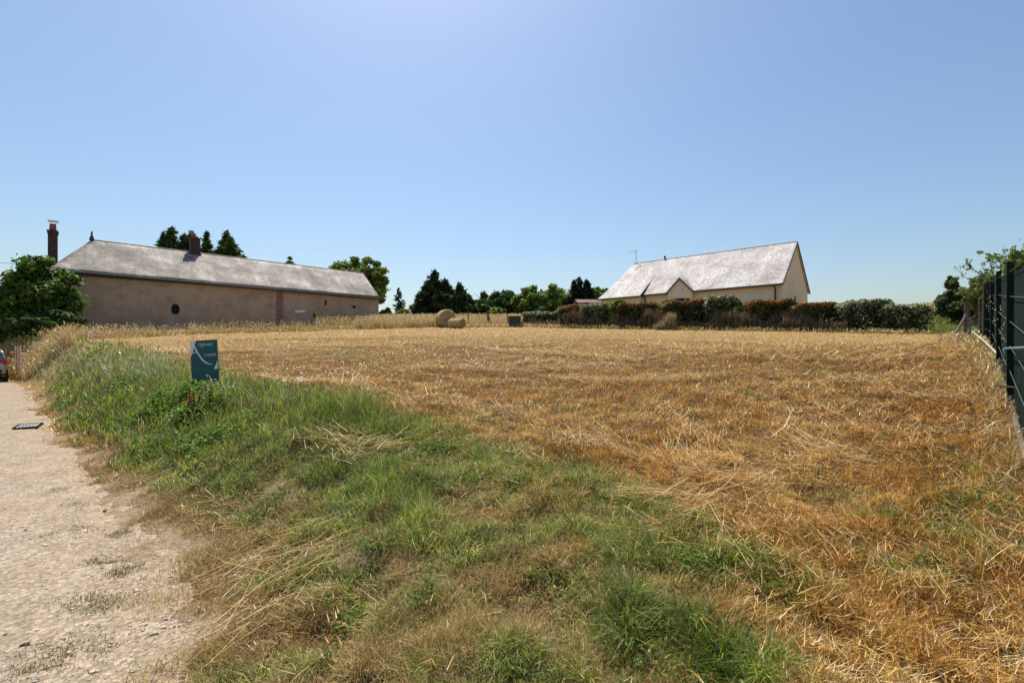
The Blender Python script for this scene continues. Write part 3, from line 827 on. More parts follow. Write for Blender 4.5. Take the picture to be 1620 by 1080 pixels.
        MB().box(q, d * w, n * .006, UP * hh).build('pane', M['dark'], o)
    s = at(475); z = zat(s, 492.5)
    b = MB(); b.add([wf(s + .42 * cos(a) * (1 + .25 * sin(3 * a)), z + .13 * sin(a) * (1 + .3 * cos(2 * a)) + .05 * cos(a), .006) for a in np.linspace(0, 2 * pi, 22)[:-1]], [tuple(range(21))])
    b.build('plaster_patch', M['white'], root)
    # chimney at the hipped end, a tall stack with a pot and a metal cap
    c = A0 + back * h + d * .1; D = c[1]; zz = lambda py: EYE + (HY - py) / FPX * D
    an = math.atan2(d[1], d[0])
    b = MB(); b.cbox((*c[:2], (2 + zz(368)) / 2), .24, .33, (zz(368) - 2) / 2, an); b.cbox((*c[:2], zz(367)), .29, .38, .06, an); b.cbox((*c[:2], zz(369.5)), .27, .355, .05, an)
    ch = b.build('chimney', M['dark_brick'], root, bevel=.012); ch['label'] = 'tall dark brick chimney at the hipped end'
    b = MB(); b.tube([(*c[:2], zz(366.5)), (*c[:2], zz(360)), (*c[:2], zz(354.5))], [.21, .18, .17], 12); b.build('chimney_pot', M['terracotta'], ch, True)
    b = MB(); b.cbox((*(c + d * .02)[:2], zz(350.3)), .27, .27, .015, an)
    for sx in (-1, 1):
        b.tube([(*(c + d * .15 * sx)[:2], zz(355)), (*(c + d * .15 * sx)[:2], zz(350.6))], .012, 5)
    b.build('chimney_cap', M['metal'], ch)
    # second chimney on the ridge
    t = (308 - CX) / FPX; s = (t * r0[1] - r0[0]) / (d[0] - t * d[1]); c = r0 + d * s; D = c[1]; zr = c[2]
    b = MB(); b.cbox((*c[:2], (zr - .7 + zz2(378, D)) / 2), .34, .27, (zz2(378, D) - zr + .7) / 2, an); b.cbox((*c[:2], zz2(378, D)), .38, .31, .05, an)
    ch = b.build('chimney', M['dark_brick'], root, bevel=.012); ch['label'] = 'squat brick chimney on the ridge'
    for q in (-.15, .15):
        cc = c + d * q; b = MB(); b.tube([(*cc[:2], zz2(377.5, D)), (*cc[:2], zz2(371 if q < 0 else 374, D))], [.15, .12], 10); b.build('chimney_pot', M['terracotta'], ch, True)
    b = MB(); b.cbox((*(c - d * .15)[:2], zz2(369.5, D)), .2, .17, .012, an); b.tube([(*(c - d * .2)[:2], zz2(372, D)), (*(c - d * .2)[:2], zz2(369.5, D))], .02, 5); b.build('chimney_cap', M['metal'], ch)
    b = MB(); b.box(c + n * .29 - d * .4 + UP * -.34, d * .8, n * .05, UP * .16); b.build('flashing', M['zinc'], ch)
    # finial over the hip
    b = MB(); b.tube([r0 - UP * .05, r0 + UP * .25, r0 + UP * .3, r0 + UP * .58], [.16, .09, .05, .055], 8); b.build('finial', M['zinc'], root)
    return root

def zz2(py, D): return EYE + (HY - py) / FPX * D
farmhouse()

def new_house():
    d = unit((1.045, -1, 0)); n = np.array([d[1], -d[0], 0])                # d runs towards the near gable, n out of the front wall
    D1 = 36.0
    Bc = np.array([(1238 - CX) / FPX, 1, 0]) * D1                           # near front eave corner
    t = (951 - CX) / FPX; L = (t * Bc[1] - Bc[0]) / (-d[0] + t * d[1])
    W = 9.1; back = -n; ez = EYE + (HY - 447.5) / FPX * D1; rz = EYE + (HY - 382) / FPX * (Bc + back * W / 2)[1]
    A = Bc - d * L
    root = thing('cream_house', 'cream rendered bungalow with pale slate roof behind the red tipped hedge', 'house', (*(A + d * L / 2 + back * W / 2)[:2], 3.0))
    ov = .32; og = .12
    K = 4.6                                                                  # length of the far part whose roof sweeps lower
    zb = 1.8; kick = .55
    p3 = lambda q, z: np.array([*q[:2], z])
    w0, w1 = A + d * og + back * ov, Bc - d * og + back * ov
    w2, w3 = w1 + back * (W - 2 * ov), w0 + back * (W - 2 * ov)
    zw = ez - .05; ap = rz - .2
    b = MB()
    base = [p3(q, zb) for q in (w0, w1, w2, w3)]; top = [p3(q, zw) for q in (w0, w1, w2, w3)]
    a0, a1 = p3((w0 + w3) / 2 + d * (1.25), ap - .12), p3((w1 + w2) / 2, ap)
    b.add(base + top + [a0, a1], [(0, 1, 5, 4), (1, 2, 6, 9, 5), (2, 3, 7, 6), (3, 0, 4, 8, 7), (4, 5, 9, 8), (6, 7, 8, 9)])
    b.build('wall', M['new_render'], root)
    # the far part stands a little forward
    q0 = w0; b = MB(); b.box(p3(q0 + d * .0, zb), d * (K - .25), n * kick, UP * (zw - zb - .16)); b.build('wall', M['new_render'], root)
    eA, eB, eC, eD = p3(A, ez), p3(Bc, ez), p3(Bc + back * W, ez), p3(A + back * W, ez)
    hipd = 1.1
    rA, rB = p3(A + back * W / 2 + d * hipd, rz), p3(Bc + back * W / 2, rz)
    slope = lambda q, f: q                                                   # noqa
    eM = p3(A + d * K, ez)
    rM = p3(A + d * K + back * W / 2, rz)
    roof = roof_slab([eM, eB, rB, rM], .14, 'roof', M['new_slate'], root, d)
    # far part: upper slope in the same plane, lower slope kicked out over the forward wall
    g = .46
    mid0 = eA + (p3(A + back * W / 2, rz) - eA) * g + d * hipd * g; mid1 = eM + (rM - eM) * g
    roof_slab([mid0, mid1, rM, rA], .14, 'roof', M['new_slate'], root, d)
    lo0 = p3(A + n * kick, ez - .12) + d * .0; lo1 = p3(A + d * K + n * kick, ez - .12)
    roof_slab([lo0, lo1, mid1, mid0], .14, 'roof', M['new_slate'], root, d)
    MB().add([lo1 + d * .002, eM + d * .002 - UP * .16, mid1 + d * .002], [(0, 1, 2)]).build('cheek', M['zinc'], root)
    roof_slab([eC, eD, rA, rB], .14, 'roof', M['new_slate'], root, d)
    roof_slab([eD, lo0, mid0, rA], .14, 'roof', M['new_slate'], root, n)
    b = MB(); b.tube([rA - UP * .01, rB - UP * .01], .06, 8); b.build('ridge', M['ridge'], roof)
    # bargeboards on the near gable
    for e in (eB, eC):
        dirv = rB - e; b = MB(); b.box(e + d * .003 - UP * .16, dirv * 1.0, d * .045, UP * .15); b.build('bargeboard', M['darkwood'], root)
    # gutters and downpipes
    b = MB(); b.tube([eM + n * .06 + d * .05 - UP * .1, eB + n * .06 - UP * .1], .07, 8); b.build('gutter', M['zinc'], root)
    b = MB(); b.tube([lo0 + n * .06 - UP * .1, lo1 + n * .06 - UP * .1], .07, 8); b.build('gutter', M['zinc'], root)
    q = w1 - d * .45 + n * .09
    b = MB(); b.tube([p3(q + n * .2, ez - .12), p3(q + n * .15, ez - .25), p3(q, ez - .5), p3(q, zb)], .055, 8); b.build('downpipe', M['zinc'], root)
    q = A + d * (K + .12) + back * ov + n * .09
    b = MB(); b.tube([p3(q + n * .2, ez - .12), p3(q + n * .15, ez - .25), p3(q, ez - .5), p3(q, zb)], .055, 8); b.build('downpipe', M['zinc'], root)
    def at(px):
        t = (px - CX) / FPX
        return (t * w0[1] - w0[0]) / (d[0] - t * d[1])
    zat = lambda s, py: EYE + (HY - py) / FPX * (w0 + d * s)[1]
    wf = lambda s, z, out=0: p3(w0 + d * s + n * out, z)
    # gabled wall dormer over the door
    sc_, sl, sr = at(1079), at(1060), at(1098); zt = zat(sc_, 440.5); hw = (sr - sl) / 2
    b = MB(); fo = ov + .16
    pts = [wf(sc_ - hw, zb, fo), wf(sc_ + hw, zb, fo), wf(sc_ + hw, ez - .02, fo), wf(sc_, zt - .10, fo), wf(sc_ - hw, ez - .02, fo)]
    b.prism(pts, back * (fo + .3))
    b.build('dormer_wall', M['new_render'], root)
    run = (zt - ez) / ((rz - ez) / (W / 2)) + .05
    a_f, a_b = wf(sc_, zt + .03, fo + .1), wf(sc_, zt + .03, -run - .1 + ov)
    for sgn in (-1, 1):
        e_f = wf(sc_ + sgn * (hw + .16), ez - .06, fo + .1); e_b = wf(sc_ + sgn * (hw + .16), ez + .0, ov - .35)
        dr = roof_slab([e_f, a_f, a_b, e_b] if sgn < 0 else [a_f, e_f, e_b, a_b], .09, 'dormer_roof', M['new_slate'], root, n)
        b = MB(); b.box(e_f + n * .002 - UP * .17, a_f - e_f, n * .04, UP * .16); b.build('bargeboard', M['darkwood'], dr)
    # window under the dormer, shuttered window, slit in the gable
    def window(s0, s1, z0, z1, m, name, out=0):
        wf = lambda s, z, o=0: p3(w0 + d * s + n * (o + out), z)
        f = MB(); w = .07
        f.box(wf(s0 - w, z0 - w, .012), d * (s1 - s0 + 2 * w), n * .05, UP * w).box(wf(s0 - w, z1, .012), d * (s1 - s0 + 2 * w), n * .05, UP * w)
        f.box(wf(s0 - w, z0, .012), d * w, n * .048, UP * (z1 - z0)).box(wf(s1, z0, .012), d * w, n * .048, UP * (z1 - z0))
        o = f.build(name, M['white'] if m != 'dark' else M['zinc'], root)
        MB().box(wf(s0, z0, .012), d * (s1 - s0), n * .012, UP * (z1 - z0)).build('shutter' if m != 'dark' else 'pane', M[m] if m != 'white' else M['shutter'], o)
    M['shutter'] = solid('roller_shutter', (.62, .55, .43), .6, .05, 3)
    s0, s1 = at(1071.5), at(1086.5); window(s0, s1, zat(s0, 500), zat(s0, 474.5), 'dark', 'door_opening', fo)
    s0, s1 = at(1181), at(1203); window(s0, s1, zat(s1, 505), zat(s1, 467), 'white', 'window')
    t = (1257 - CX) / FPX; g_ = (t * w1[1] - w1[0]) / (back[0] - t * back[1]); q = w1 + back * g_; Dq = q[1]
    zq = lambda py: EYE + (HY - py) / FPX * Dq
    o = MB().box(p3(q - back * .26, zq(500)), back * .52, d * .05, UP * (zq(466) - zq(500))).build('gable_window', M['new_render'], root)
    MB().box(p3(q - back * .19 + d * .052, zq(499)), back * .38, d * .006, UP * (zq(468) - zq(499))).build('pane', M['darkwood'], o)
    # enamel house mark in the dormer gable
    MB().box(wf(sc_ + .15, zat(sc_, 463), fo + .003), d * .2, n * .015, UP * .32).build('lamp', M['metal'], root)
    # aerial and flue
    q = rA + d * .3; zt = EYE + (HY - 396) / FPX * q[1]
    b = MB(); b.tube([q - UP * .1, p3(q, zt)], .035, 6); an = b.build('aerial', M['metal'], root)
    out = np.array([-1, .15, 0]); out = unit(out)
    b = MB(); bo = p3(q, zt - .12)
    b.tube([bo, bo + out * .75 - UP * .06], .024, 5)
    for k in range(6):
        c = bo + out * (.12 + .12 * k) - UP * .01 * k; w = np.array([.15, 1, 0]) * (.22 - .015 * k)
        b.tube([c - w - UP * .02, c + w + UP * .02], .014, 4)
    b.tube([bo + UP * .1 - out * .12, bo + UP * .16 + out * .28], .012, 5); b.tube([bo + UP * .12 + np.array([0, -.3, 0]), bo + UP * .12 + np.array([0, .3, 0])], .010, 4)
    b.build('aerial_arm', M['metal'], an)
    t = (1052 - CX) / FPX; s = (t * rA[1] - rA[0]) / (d[0] - t * d[1]); q = rA + d * s
    b = MB(); b.tube([q - UP * .2, q + UP * .22, q + UP * .23, q + UP * .34], [.075, .075, .10, .10], 10); b.build('flue', M['dark'], root)
new_house()

def outbuilding(name, label, x0, x1, ytop, yeave, ybase, D, wall, roofm, flip=False):
    """Small distant building: four walls, a two-sided roof with overhang, a door."""
    a, b_ = P(x0, yeave, D), P(x1, yeave, D); zt = zz2(ytop, D); zb = zz2(ybase, D) - .6; dep = 4.0
    root = thing(name, label, 'shed', (*(a + b_)[:2] / 2, zb))
    X = np.array([1., 0, 0]); Y = np.array([0, 1., 0])
    w = b_[0] - a[0]
    c = [np.array([a[0], D, zb]), np.array([b_[0], D, zb]), np.array([b_[0], D + dep, zb]), np.array([a[0], D + dep, zb])]
    t = [q * [1, 1, 0] + UP * a[2] for q in c]
    l, r = (c[0] + c[3]) / 2 * [1, 1, 0] + UP * (zt - .1), (c[1] + c[2]) / 2 * [1, 1, 0] + UP * (zt - .1)
    MB().add(c + t + [l, r], [(0, 1, 5, 4), (1, 2, 6, 9, 5), (2, 3, 7, 6), (3, 0, 4, 8, 7), (4, 5, 9, 8), (6, 7, 8, 9)]).build('wall', wall, root)
    o = .25
    e0, e1 = np.array([a[0] - o, D - o, a[2] - .05]), np.array([b_[0] + o, D - o, a[2] - .05]); r0, r1 = np.array([a[0] - o, D + dep / 2, zt]), np.array([b_[0] + o, D + dep / 2, zt])
    e2, e3 = np.array([b_[0] + o, D + dep + o, a[2] - .05]), np.array([a[0] - o, D + dep + o, a[2] - .05])
    roof_slab([e0, e1, r1, r0], .12, 'roof', roofm, root, X); roof_slab([e2, e3, r0, r1], .12, 'roof', roofm, root, X)
    MB().box(np.array([a[0] + w * .35, D - .03, zb]), X * w * .25, Y * .06, UP * (a[2] - zb) * .85).build('door', M['darkwood'], root)

M['red_roof'] = roof_material('red_tile', (.10, .045, .03), (.15, .065, .045), (.20, .09, .06), 0, .4)
outbuilding('garden_shed', 'low shed with dark red tiled roof beside the cream bungalow', 918, 952, 470.5, 478, 492, 47.5, M['darkwood'], M['red_roof'])
outbuilding('distant_house', 'tiny distant house with orange roof among the trees', 822, 836, 487.5, 491, 496, 64, M['new_render'], M['red_roof'])

# ------------------------------------------------------------------ trees and shrubs
def trunk_mesh(base, h, r, n_limb, spread, seed):
    rr = np.random.default_rng(seed); b = MB(); x, y, z = base
    bend = rr.normal(0, .04 * h, 2)
    top = np.array([x + bend[0], y + bend[1], z + h])
    pts = [np.array([x, y, z - .2]), np.array([x + bend[0] * .3, y + bend[1] * .3, z + h * .4]), top]
    b.tube(pts, [r * 1.25, r * .8, r * .25], 8)
    for k in range(n_limb):
        f = rr.uniform(.3, .85); p = pts[0] * (1 - f) + top * f; a = rr.uniform(0, 2 * pi); l = spread * rr.uniform(.5, .95)
        q = p + np.array([cos(a) * l, sin(a) * l, l * rr.uniform(.3, .9)])
        b.tube([p, (p + q) / 2 + UP * l * .08, q], [r * .5, r * .3, r * .08], 6)
    return b

def broad_crown(c, rx, ry, rz, nclump, nleaf, size, cols, wts, flat=.0, seed=0, gap=.0):
    """Leaves gathered in clumps through an uneven ellipsoid."""
    rr = np.random.default_rng(seed + 500)
    v = rr.standard_normal((nclump, 3)); v /= np.linalg.norm(v, axis=1, keepdims=True)
    nleaf = int(nleaf * 1.5); nclump = int(nclump * 2.2); v = rr.standard_normal((nclump, 3)); v /= np.linalg.norm(v, axis=1, keepdims=True)
    f = rr.uniform(.1, .86, nclump) ** .6
    ctr = v * f[:, None] * np.array([rx, ry, rz]) + rr.normal(0, .06, (nclump, 3)) * rx
    cr = rr.uniform(.16, .36, nclump) * min(rx, rz)
    k = rr.integers(0, nclump, nleaf); u = rr.standard_normal((nleaf, 3)); u /= np.linalg.norm(u, axis=1, keepdims=True)
    q = ctr[k] + u * (cr[k] * rr.uniform(.25, 1.0, nleaf) ** .6 * (1 + .25 * np.abs(rr.standard_normal(nleaf)) * (rr.uniform(0, 1, nleaf) < .3)))[:, None] * np.array([1.1, 1.1, .75])
    q[:, 2] = np.maximum(q[:, 2], -rz * (1 - flat) - .1 * rz * rr.uniform(0, 1, nleaf))
    N = u + .7 * rr.standard_normal((nleaf, 3)) + np.array([0, 0, .5])
    tint = rr.uniform(.75, 1.25, nclump)[k][:, None]
    c_ = np.clip(pick(nleaf, cols, wts, .2) * tint, .004, .9)
    return leaves(q + np.asarray(c), N, size * rr.uniform(.6, 1.3, nleaf), c_, 1.5)

BROAD = [(.095, .16, .03), (.14, .215, .038), (.19, .265, .052), (.23, .29, .07)]
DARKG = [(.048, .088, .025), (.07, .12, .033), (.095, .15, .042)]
LIGHT = [(.13, .22, .032), (.18, .27, .045), (.23, .32, .06)]

def broad_tree(name, label, cx, ytop, ybot, wpx, D, cols=BROAD, wts=None, nl=5000, size=.26, group=None, clumps=26, cat='tree', depth=1.0, seed=0, stem=True, bottom=None):
    rx = wpx / 2 / FPX * D; zt = zz2(ytop, D); X = (cx - CX) / FPX * D; zg = gz(X, D)
    zb = zz2(ybot, D) if bottom is None else zg + bottom
    zb = min(zb, zt - .5)
    root = thing(name, label, cat, (X, D, zg), group)
    rz = (zt - zb) / 2
    if stem:
        trunk_mesh((X, D, zg), max(.5, (zt - zg) * .75), max(.04, .035 * (zt - zg)), 7, rx, seed).build('trunk', M['bark'], root, True)
    V, F, C = broad_crown((X, D, zb + rz), rx * .92, rx * depth, rz * .95, clumps, nl, size, cols, wts, seed=seed)
    np_mesh('crown' if cat == 'tree' else 'foliage', V, F, M['leaf'], C, root)
    return root

def conifer_crown(apexes, cols, seed, droop=.25, dens=1.0, size=.35):
    """apexes: (x, y, ground z, base z, top z, base radius) per leader."""
    rr = np.random.default_rng(seed + 900); Cs, Ns, Ss, As = [], [], [], []
    for x, y, z0, zb, zt, r0 in apexes:
        h = zt - zb; nb = int(70 * dens)
        for i in range(nb):
            f = (i + rr.uniform(0, 1)) / nb; z = zb + f * h
            l = r0 * ((1 - f) ** .85 * rr.choice([.62, .8, .95, 1.2], p=[.3, .3, .25, .15]) * rr.uniform(.85, 1.1) + .03); a = rr.uniform(0, 2 * pi)
            m = max(4, int(26 * l / r0 * dens) + 4); s = rr.uniform(.12, 1, m) ** .7
            rise = rr.uniform(.15, .6) - droop
            p = np.stack([x + cos(a) * l * s, y + sin(a) * l * s, z + l * rise * s ** 1.4], 1) + rr.normal(0, .06 * r0, (m, 3)) * (1 - .7 * s[:, None])
            Cs.append(p); As.append(np.array([cos(a), sin(a), rise * 1.1 + .25]) + rr.normal(0, .35, (m, 3))); nn = np.stack([cos(a) * .4 + rr.normal(0, .5, m), sin(a) * .4 + rr.normal(0, .5, m), .8 + rr.normal(0, .4, m)], 1)
            Ns.append(nn); Ss.append(size * rr.uniform(.6, 1.2, m) * (1 - .45 * f))
        # upright tip
        m = 14; As.append(rr.normal(0, .3, (m, 3)) + [0, 0, 1]); Cs.append(np.stack([x + rr.normal(0, .05 * r0, m), y + rr.normal(0, .05 * r0, m), zt - h * .06 * rr.uniform(-.4, 1.3, m)], 1)); Ns.append(rr.normal(0, 1, (m, 3)) * [1, 1, .2]); Ss.append(np.full(m, size * .5))
    C = np.concatenate(Cs); n = len(C)
    return leaves(C, np.concatenate(Ns), np.concatenate(Ss), pick(n, cols, None, .22), 3.4, np.concatenate(As))

def conifer(name, label, leaders, ybot, D, cols=DARKG, group=None, seed=0, dens=1.0, size=.35, droop=.25):
    """leaders: (px, ytop, width px) for each stem tip."""
    x0 = leaders[0][0]; X = (x0 - CX) / FPX * D; zg = gz(X, D)
    root = thing(name, label, 'tree', (X, D, zg), group)
    zb = max(zz2(ybot, D), zg + .1); ap = []; rr = np.random.default_rng(seed)
    for px, yt, w in leaders:
        ap.append(((px - CX) / FPX * D, D + rr.uniform(-.6, .6), zg, zb, zz2(yt, D), w / 2 / FPX * D))
    b = MB()
    for q in ap: b.tube([(q[0], q[1], zg - .2), (q[0], q[1], q[4] - .3)], [.035 * (q[4] - zg), .02], 7)
    b.build('trunk', M['bark'], root, True)
    V, F, C = conifer_crown(ap, cols, seed, droop, dens, size)
    np_mesh('crown', V, F, M['needle'], C, root)

# conifers showing over the farmhouse roof
gA = 'dark conifers behind the farmhouse'
conifer('conifer', 'leftmost dark conifer rising over the farmhouse roof', [(272, 361, 66), (286, 371, 44), (262, 372, 30)], 440, 58, group=gA, seed=1, dens=1.5, size=.45)
conifer('conifer', 'dark conifer straight behind the ridge chimney of the farmhouse', [(306, 369, 60), (298, 376, 36)], 440, 60, group=gA, seed=2, dens=1.3, size=.45)
conifer('conifer', 'slim dark conifer just right of the ridge chimney', [(331, 370, 46)], 440, 60, group=gA, seed=3, dens=1.2, size=.4)
conifer('conifer', 'broad dark conifer with two tips, rightmost over the farmhouse roof', [(355, 367, 64), (366, 378, 56)], 440, 58, group=gA, seed=4, dens=1.5, size=.45)
broad_tree('broadleaf_tree', 'single tree top peeping over the middle of the farmhouse roof', 456, 404, 445, 22, 62, seed=5, nl=1200, clumps=9)
broad_tree('broadleaf_tree', 'round green tree left half hidden behind the farmhouse gable end', 550, 402, 490, 70, 66, seed=6, nl=9000, size=.34, clumps=40)
broad_tree('broadleaf_tree', 'tall green tree standing clear just beyond the farmhouse gable end', 586, 404, 496, 58, 62, seed=7, nl=9000, size=.32, clumps=40)
conifer('young_spruce', 'young thin spruce alone between the farmhouse and the big cypress', [(631, 457, 28)], 492, 56, [(.045, .07, .04), (.06, .09, .05)], seed=8, dens=.55, size=.22, droop=.1)
broad_tree('dark_hedge', 'low dark clipped hedge at the end of the farmhouse', 612, 487, 504, 26, 50, DARKG, seed=9, nl=2200, cat='hedge', bottom=.0, clumps=16)
broad_tree('green_shrub', 'light green rough shrub below the young spruce', 636, 489, 502, 32, 54, LIGHT, seed=10, nl=1500, cat='shrub', bottom=.0, clumps=14)
conifer('cypress', 'big dark spreading cypress behind the straw bales', [(689, 431, 72), (676, 446, 40), (704, 443, 46), (667, 464, 30), (712, 455, 36)], 500, 55, [(.034, .058, .022), (.05, .08, .03), (.068, .10, .036)], seed=11, dens=1.6, size=.42)
conifer('cypress', 'smaller dark cypress touching the right flank of the big one', [(727, 450, 50), (740, 466, 32), (719, 462, 30)], 500, 56, [(.034, .058, .022), (.05, .08, .03), (.068, .10, .036)], seed=12, dens=1.4, size=.4)
far = 'trees beyond the uncut grass'
broad_tree('broadleaf_tree', 'small dark pointed tree right of the two cypresses', 764, 463, 502, 40, 60, [(.07, .12, .03), (.10, .16, .04)], seed=13, nl=3500, group=far)
broad_tree('broadleaf_tree', 'dark round oak above the leaning fence post', 794, 453, 506, 54, 61, [(.045, .09, .025), (.065, .12, .03), (.09, .15, .04)], seed=14, nl=7000, group=far, clumps=34)
broad_tree('broadleaf_tree', 'bright green tree left of the pair above the rubbish bin', 837, 449, 508, 58, 60, LIGHT + BROAD, seed=15, nl=7000, group=far, clumps=34)
broad_tree('broadleaf_tree', 'bright green tree right of the pair, next to the dark tufted one', 879, 447, 508, 62, 61, LIGHT + BROAD, seed=16, nl=7000, group=far, clumps=34)
conifer('dark_cedar', 'dark tufted cedar between the green trees and the cream bungalow', [(917, 440, 40), (908, 446, 26), (928, 444, 30)], 490, 60, [(.018, .038, .022), (.026, .05, .026)], seed=17, dens=1.5, size=.38, droop=-.2)
broad_tree('broadleaf_tree', 'light green tree touching the left end of the bungalow roof', 941, 454, 497, 40, 62, LIGHT, seed=18, nl=3500, group=far)
broad_tree('broadleaf_tree', 'low bush under the oak at the far side of the grass', 786, 486, 505, 34, 57, BROAD, seed=19, nl=2500, group=far)
broad_tree('broadleaf_tree', 'low green bush between the two bright trees and the shed', 900, 480, 508, 40, 55, BROAD, seed=20, nl=2500, group=far)
broad_tree('broadleaf_tree', 'low dark bush below the bright pair of trees', 850, 484, 508, 50, 58, [(.06, .11, .03), (.09, .15, .04)], seed=21, nl=3000, group=far)
broad_tree('broadleaf_tree', 'small far tree peeping over the left eave of the bungalow', 961, 452, 480, 12, 66, DARKG, seed=22, nl=600, group=far, clumps=8)
# big bush at the lane end of the farmhouse
big = [(.045, .095, .014), (.075, .14, .02), (.12, .20, .03), (.17, .25, .045)]
broad_tree('dense_tree', 'dense dark tree with sunlit top hiding the hipped end of the farmhouse', 66, 404, 540, 100, 27.3, big, [.34, .34, .2, .12], nl=26000, size=.16, clumps=70, seed=23, depth=.9)
broad_tree('dense_tree', 'lower leafy tree left of the dense one, cut by the picture edge', 5, 462, 565, 66, 26.5, big, nl=13000, size=.16, clumps=44, seed=24, depth=1.0)
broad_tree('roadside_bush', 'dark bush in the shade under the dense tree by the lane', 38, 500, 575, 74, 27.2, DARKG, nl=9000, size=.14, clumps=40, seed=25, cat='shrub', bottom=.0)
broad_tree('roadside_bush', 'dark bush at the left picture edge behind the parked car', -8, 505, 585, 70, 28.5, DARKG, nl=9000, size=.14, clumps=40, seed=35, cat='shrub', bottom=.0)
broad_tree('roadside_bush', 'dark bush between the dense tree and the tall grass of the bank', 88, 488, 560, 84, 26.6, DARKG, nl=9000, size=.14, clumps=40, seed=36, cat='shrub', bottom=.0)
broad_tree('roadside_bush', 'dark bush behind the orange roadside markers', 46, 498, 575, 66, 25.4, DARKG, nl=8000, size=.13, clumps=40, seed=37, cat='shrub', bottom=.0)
# right-hand side
broad_tree('ivy_clad_tree', 'upright dark ivy covered stump tree left of the fence', 1508, 432, 480, 24, 34, DARKG, nl=2600, size=.16, clumps=14, seed=26)
broad_tree('dark_thicket', 'dark rounded thicket behind the leaning fence post', 1530, 450, 508, 86, 33, [(.028, .05, .018), (.045, .07, .022), (.06, .09, .03)], nl=9000, size=.16, clumps=40, seed=27, cat='shrub')
broad_tree('dark_thicket', 'low dark thicket at the left foot of the ivy covered tree', 1493, 478, 502, 26, 36, DARKG, nl=2000, size=.16, clumps=14, seed=28, cat='shrub')
broad_tree('hedgerow_bush', 'yellowish green bush leaning over the far end of the green fence', 1566, 428, 500, 60, 21, [(.13, .16, .04), (.17, .20, .06), (.10, .13, .035)], nl=5000, size=.10, clumps=30, seed=29, cat='shrub')

def sprig(name, label, x0, y0, D, tips, seed):
    """An open branching shrub: thin twigs with sparse small leaves."""
    rr = np.random.default_rng(seed); base = P(x0, y0, D); base[2] = gz(base[0], base[1])
    root = thing(name, label, 'shrub', base); b = MB(); C = []
    for tx, ty in tips:
        q = P(tx, ty, D + rr.uniform(-.4, .4)); p0 = base + UP * rr.uniform(.3, .8)
        pts = [p0 * (1 - f) + q * f + rr.normal(0, .05, 3) + UP * .25 * sin(pi * f) for f in np.linspace(0, 1, 7)]; pts[0] = base
        b.tube(pts, np.linspace(.022, .005, 7), 5)
        for _ in range(6):
            f = rr.uniform(.45, 1); i = int(f * 5.99); s = pts[i]; e = s + rr.normal(0, .22, 3) + UP * .1
            b.tube([s, e], [.007, .003], 4)
            for k in range(14): C.append(s + (e - s) * rr.uniform(0, 1) + rr.normal(0, .035, 3))
        for k in range(40):
            f = rr.uniform(.35, 1); i = min(5, int(f * 6)); C.append(pts[i] + (pts[i + 1] - pts[i]) * rr.uniform() + rr.normal(0, .05, 3))
    b.build('twigs', M['bark'], root)
    C = np.array(C); n = len(C)
    V, F, c = leaves(C, rr.normal(0, 1, (n, 3)) + [0, 0, .6], .06 * rr.uniform(.6, 1.3, n), pick(n, [(.12, .17, .04), (.18, .22, .06), (.09, .13, .03)]), 1.6)
    np_mesh('foliage', V, F, M['leaf'], c, root)
sprig('open_shrub', 'open twiggy shrub with bare branches reaching left over the fence', 1580, 500, 17, [(1514, 424), (1532, 412), (1552, 418), (1566, 406), (1578, 408), (1545, 440), (1590, 420), (1558, 432)], 31)
sprig('open_shrub', 'taller sprig with long shoots over the fence top at the right edge', 1612, 500, 9.5, [(1600, 389), (1606, 402), (1594, 410), (1618, 400), (1612, 415), (1630, 395)], 32)

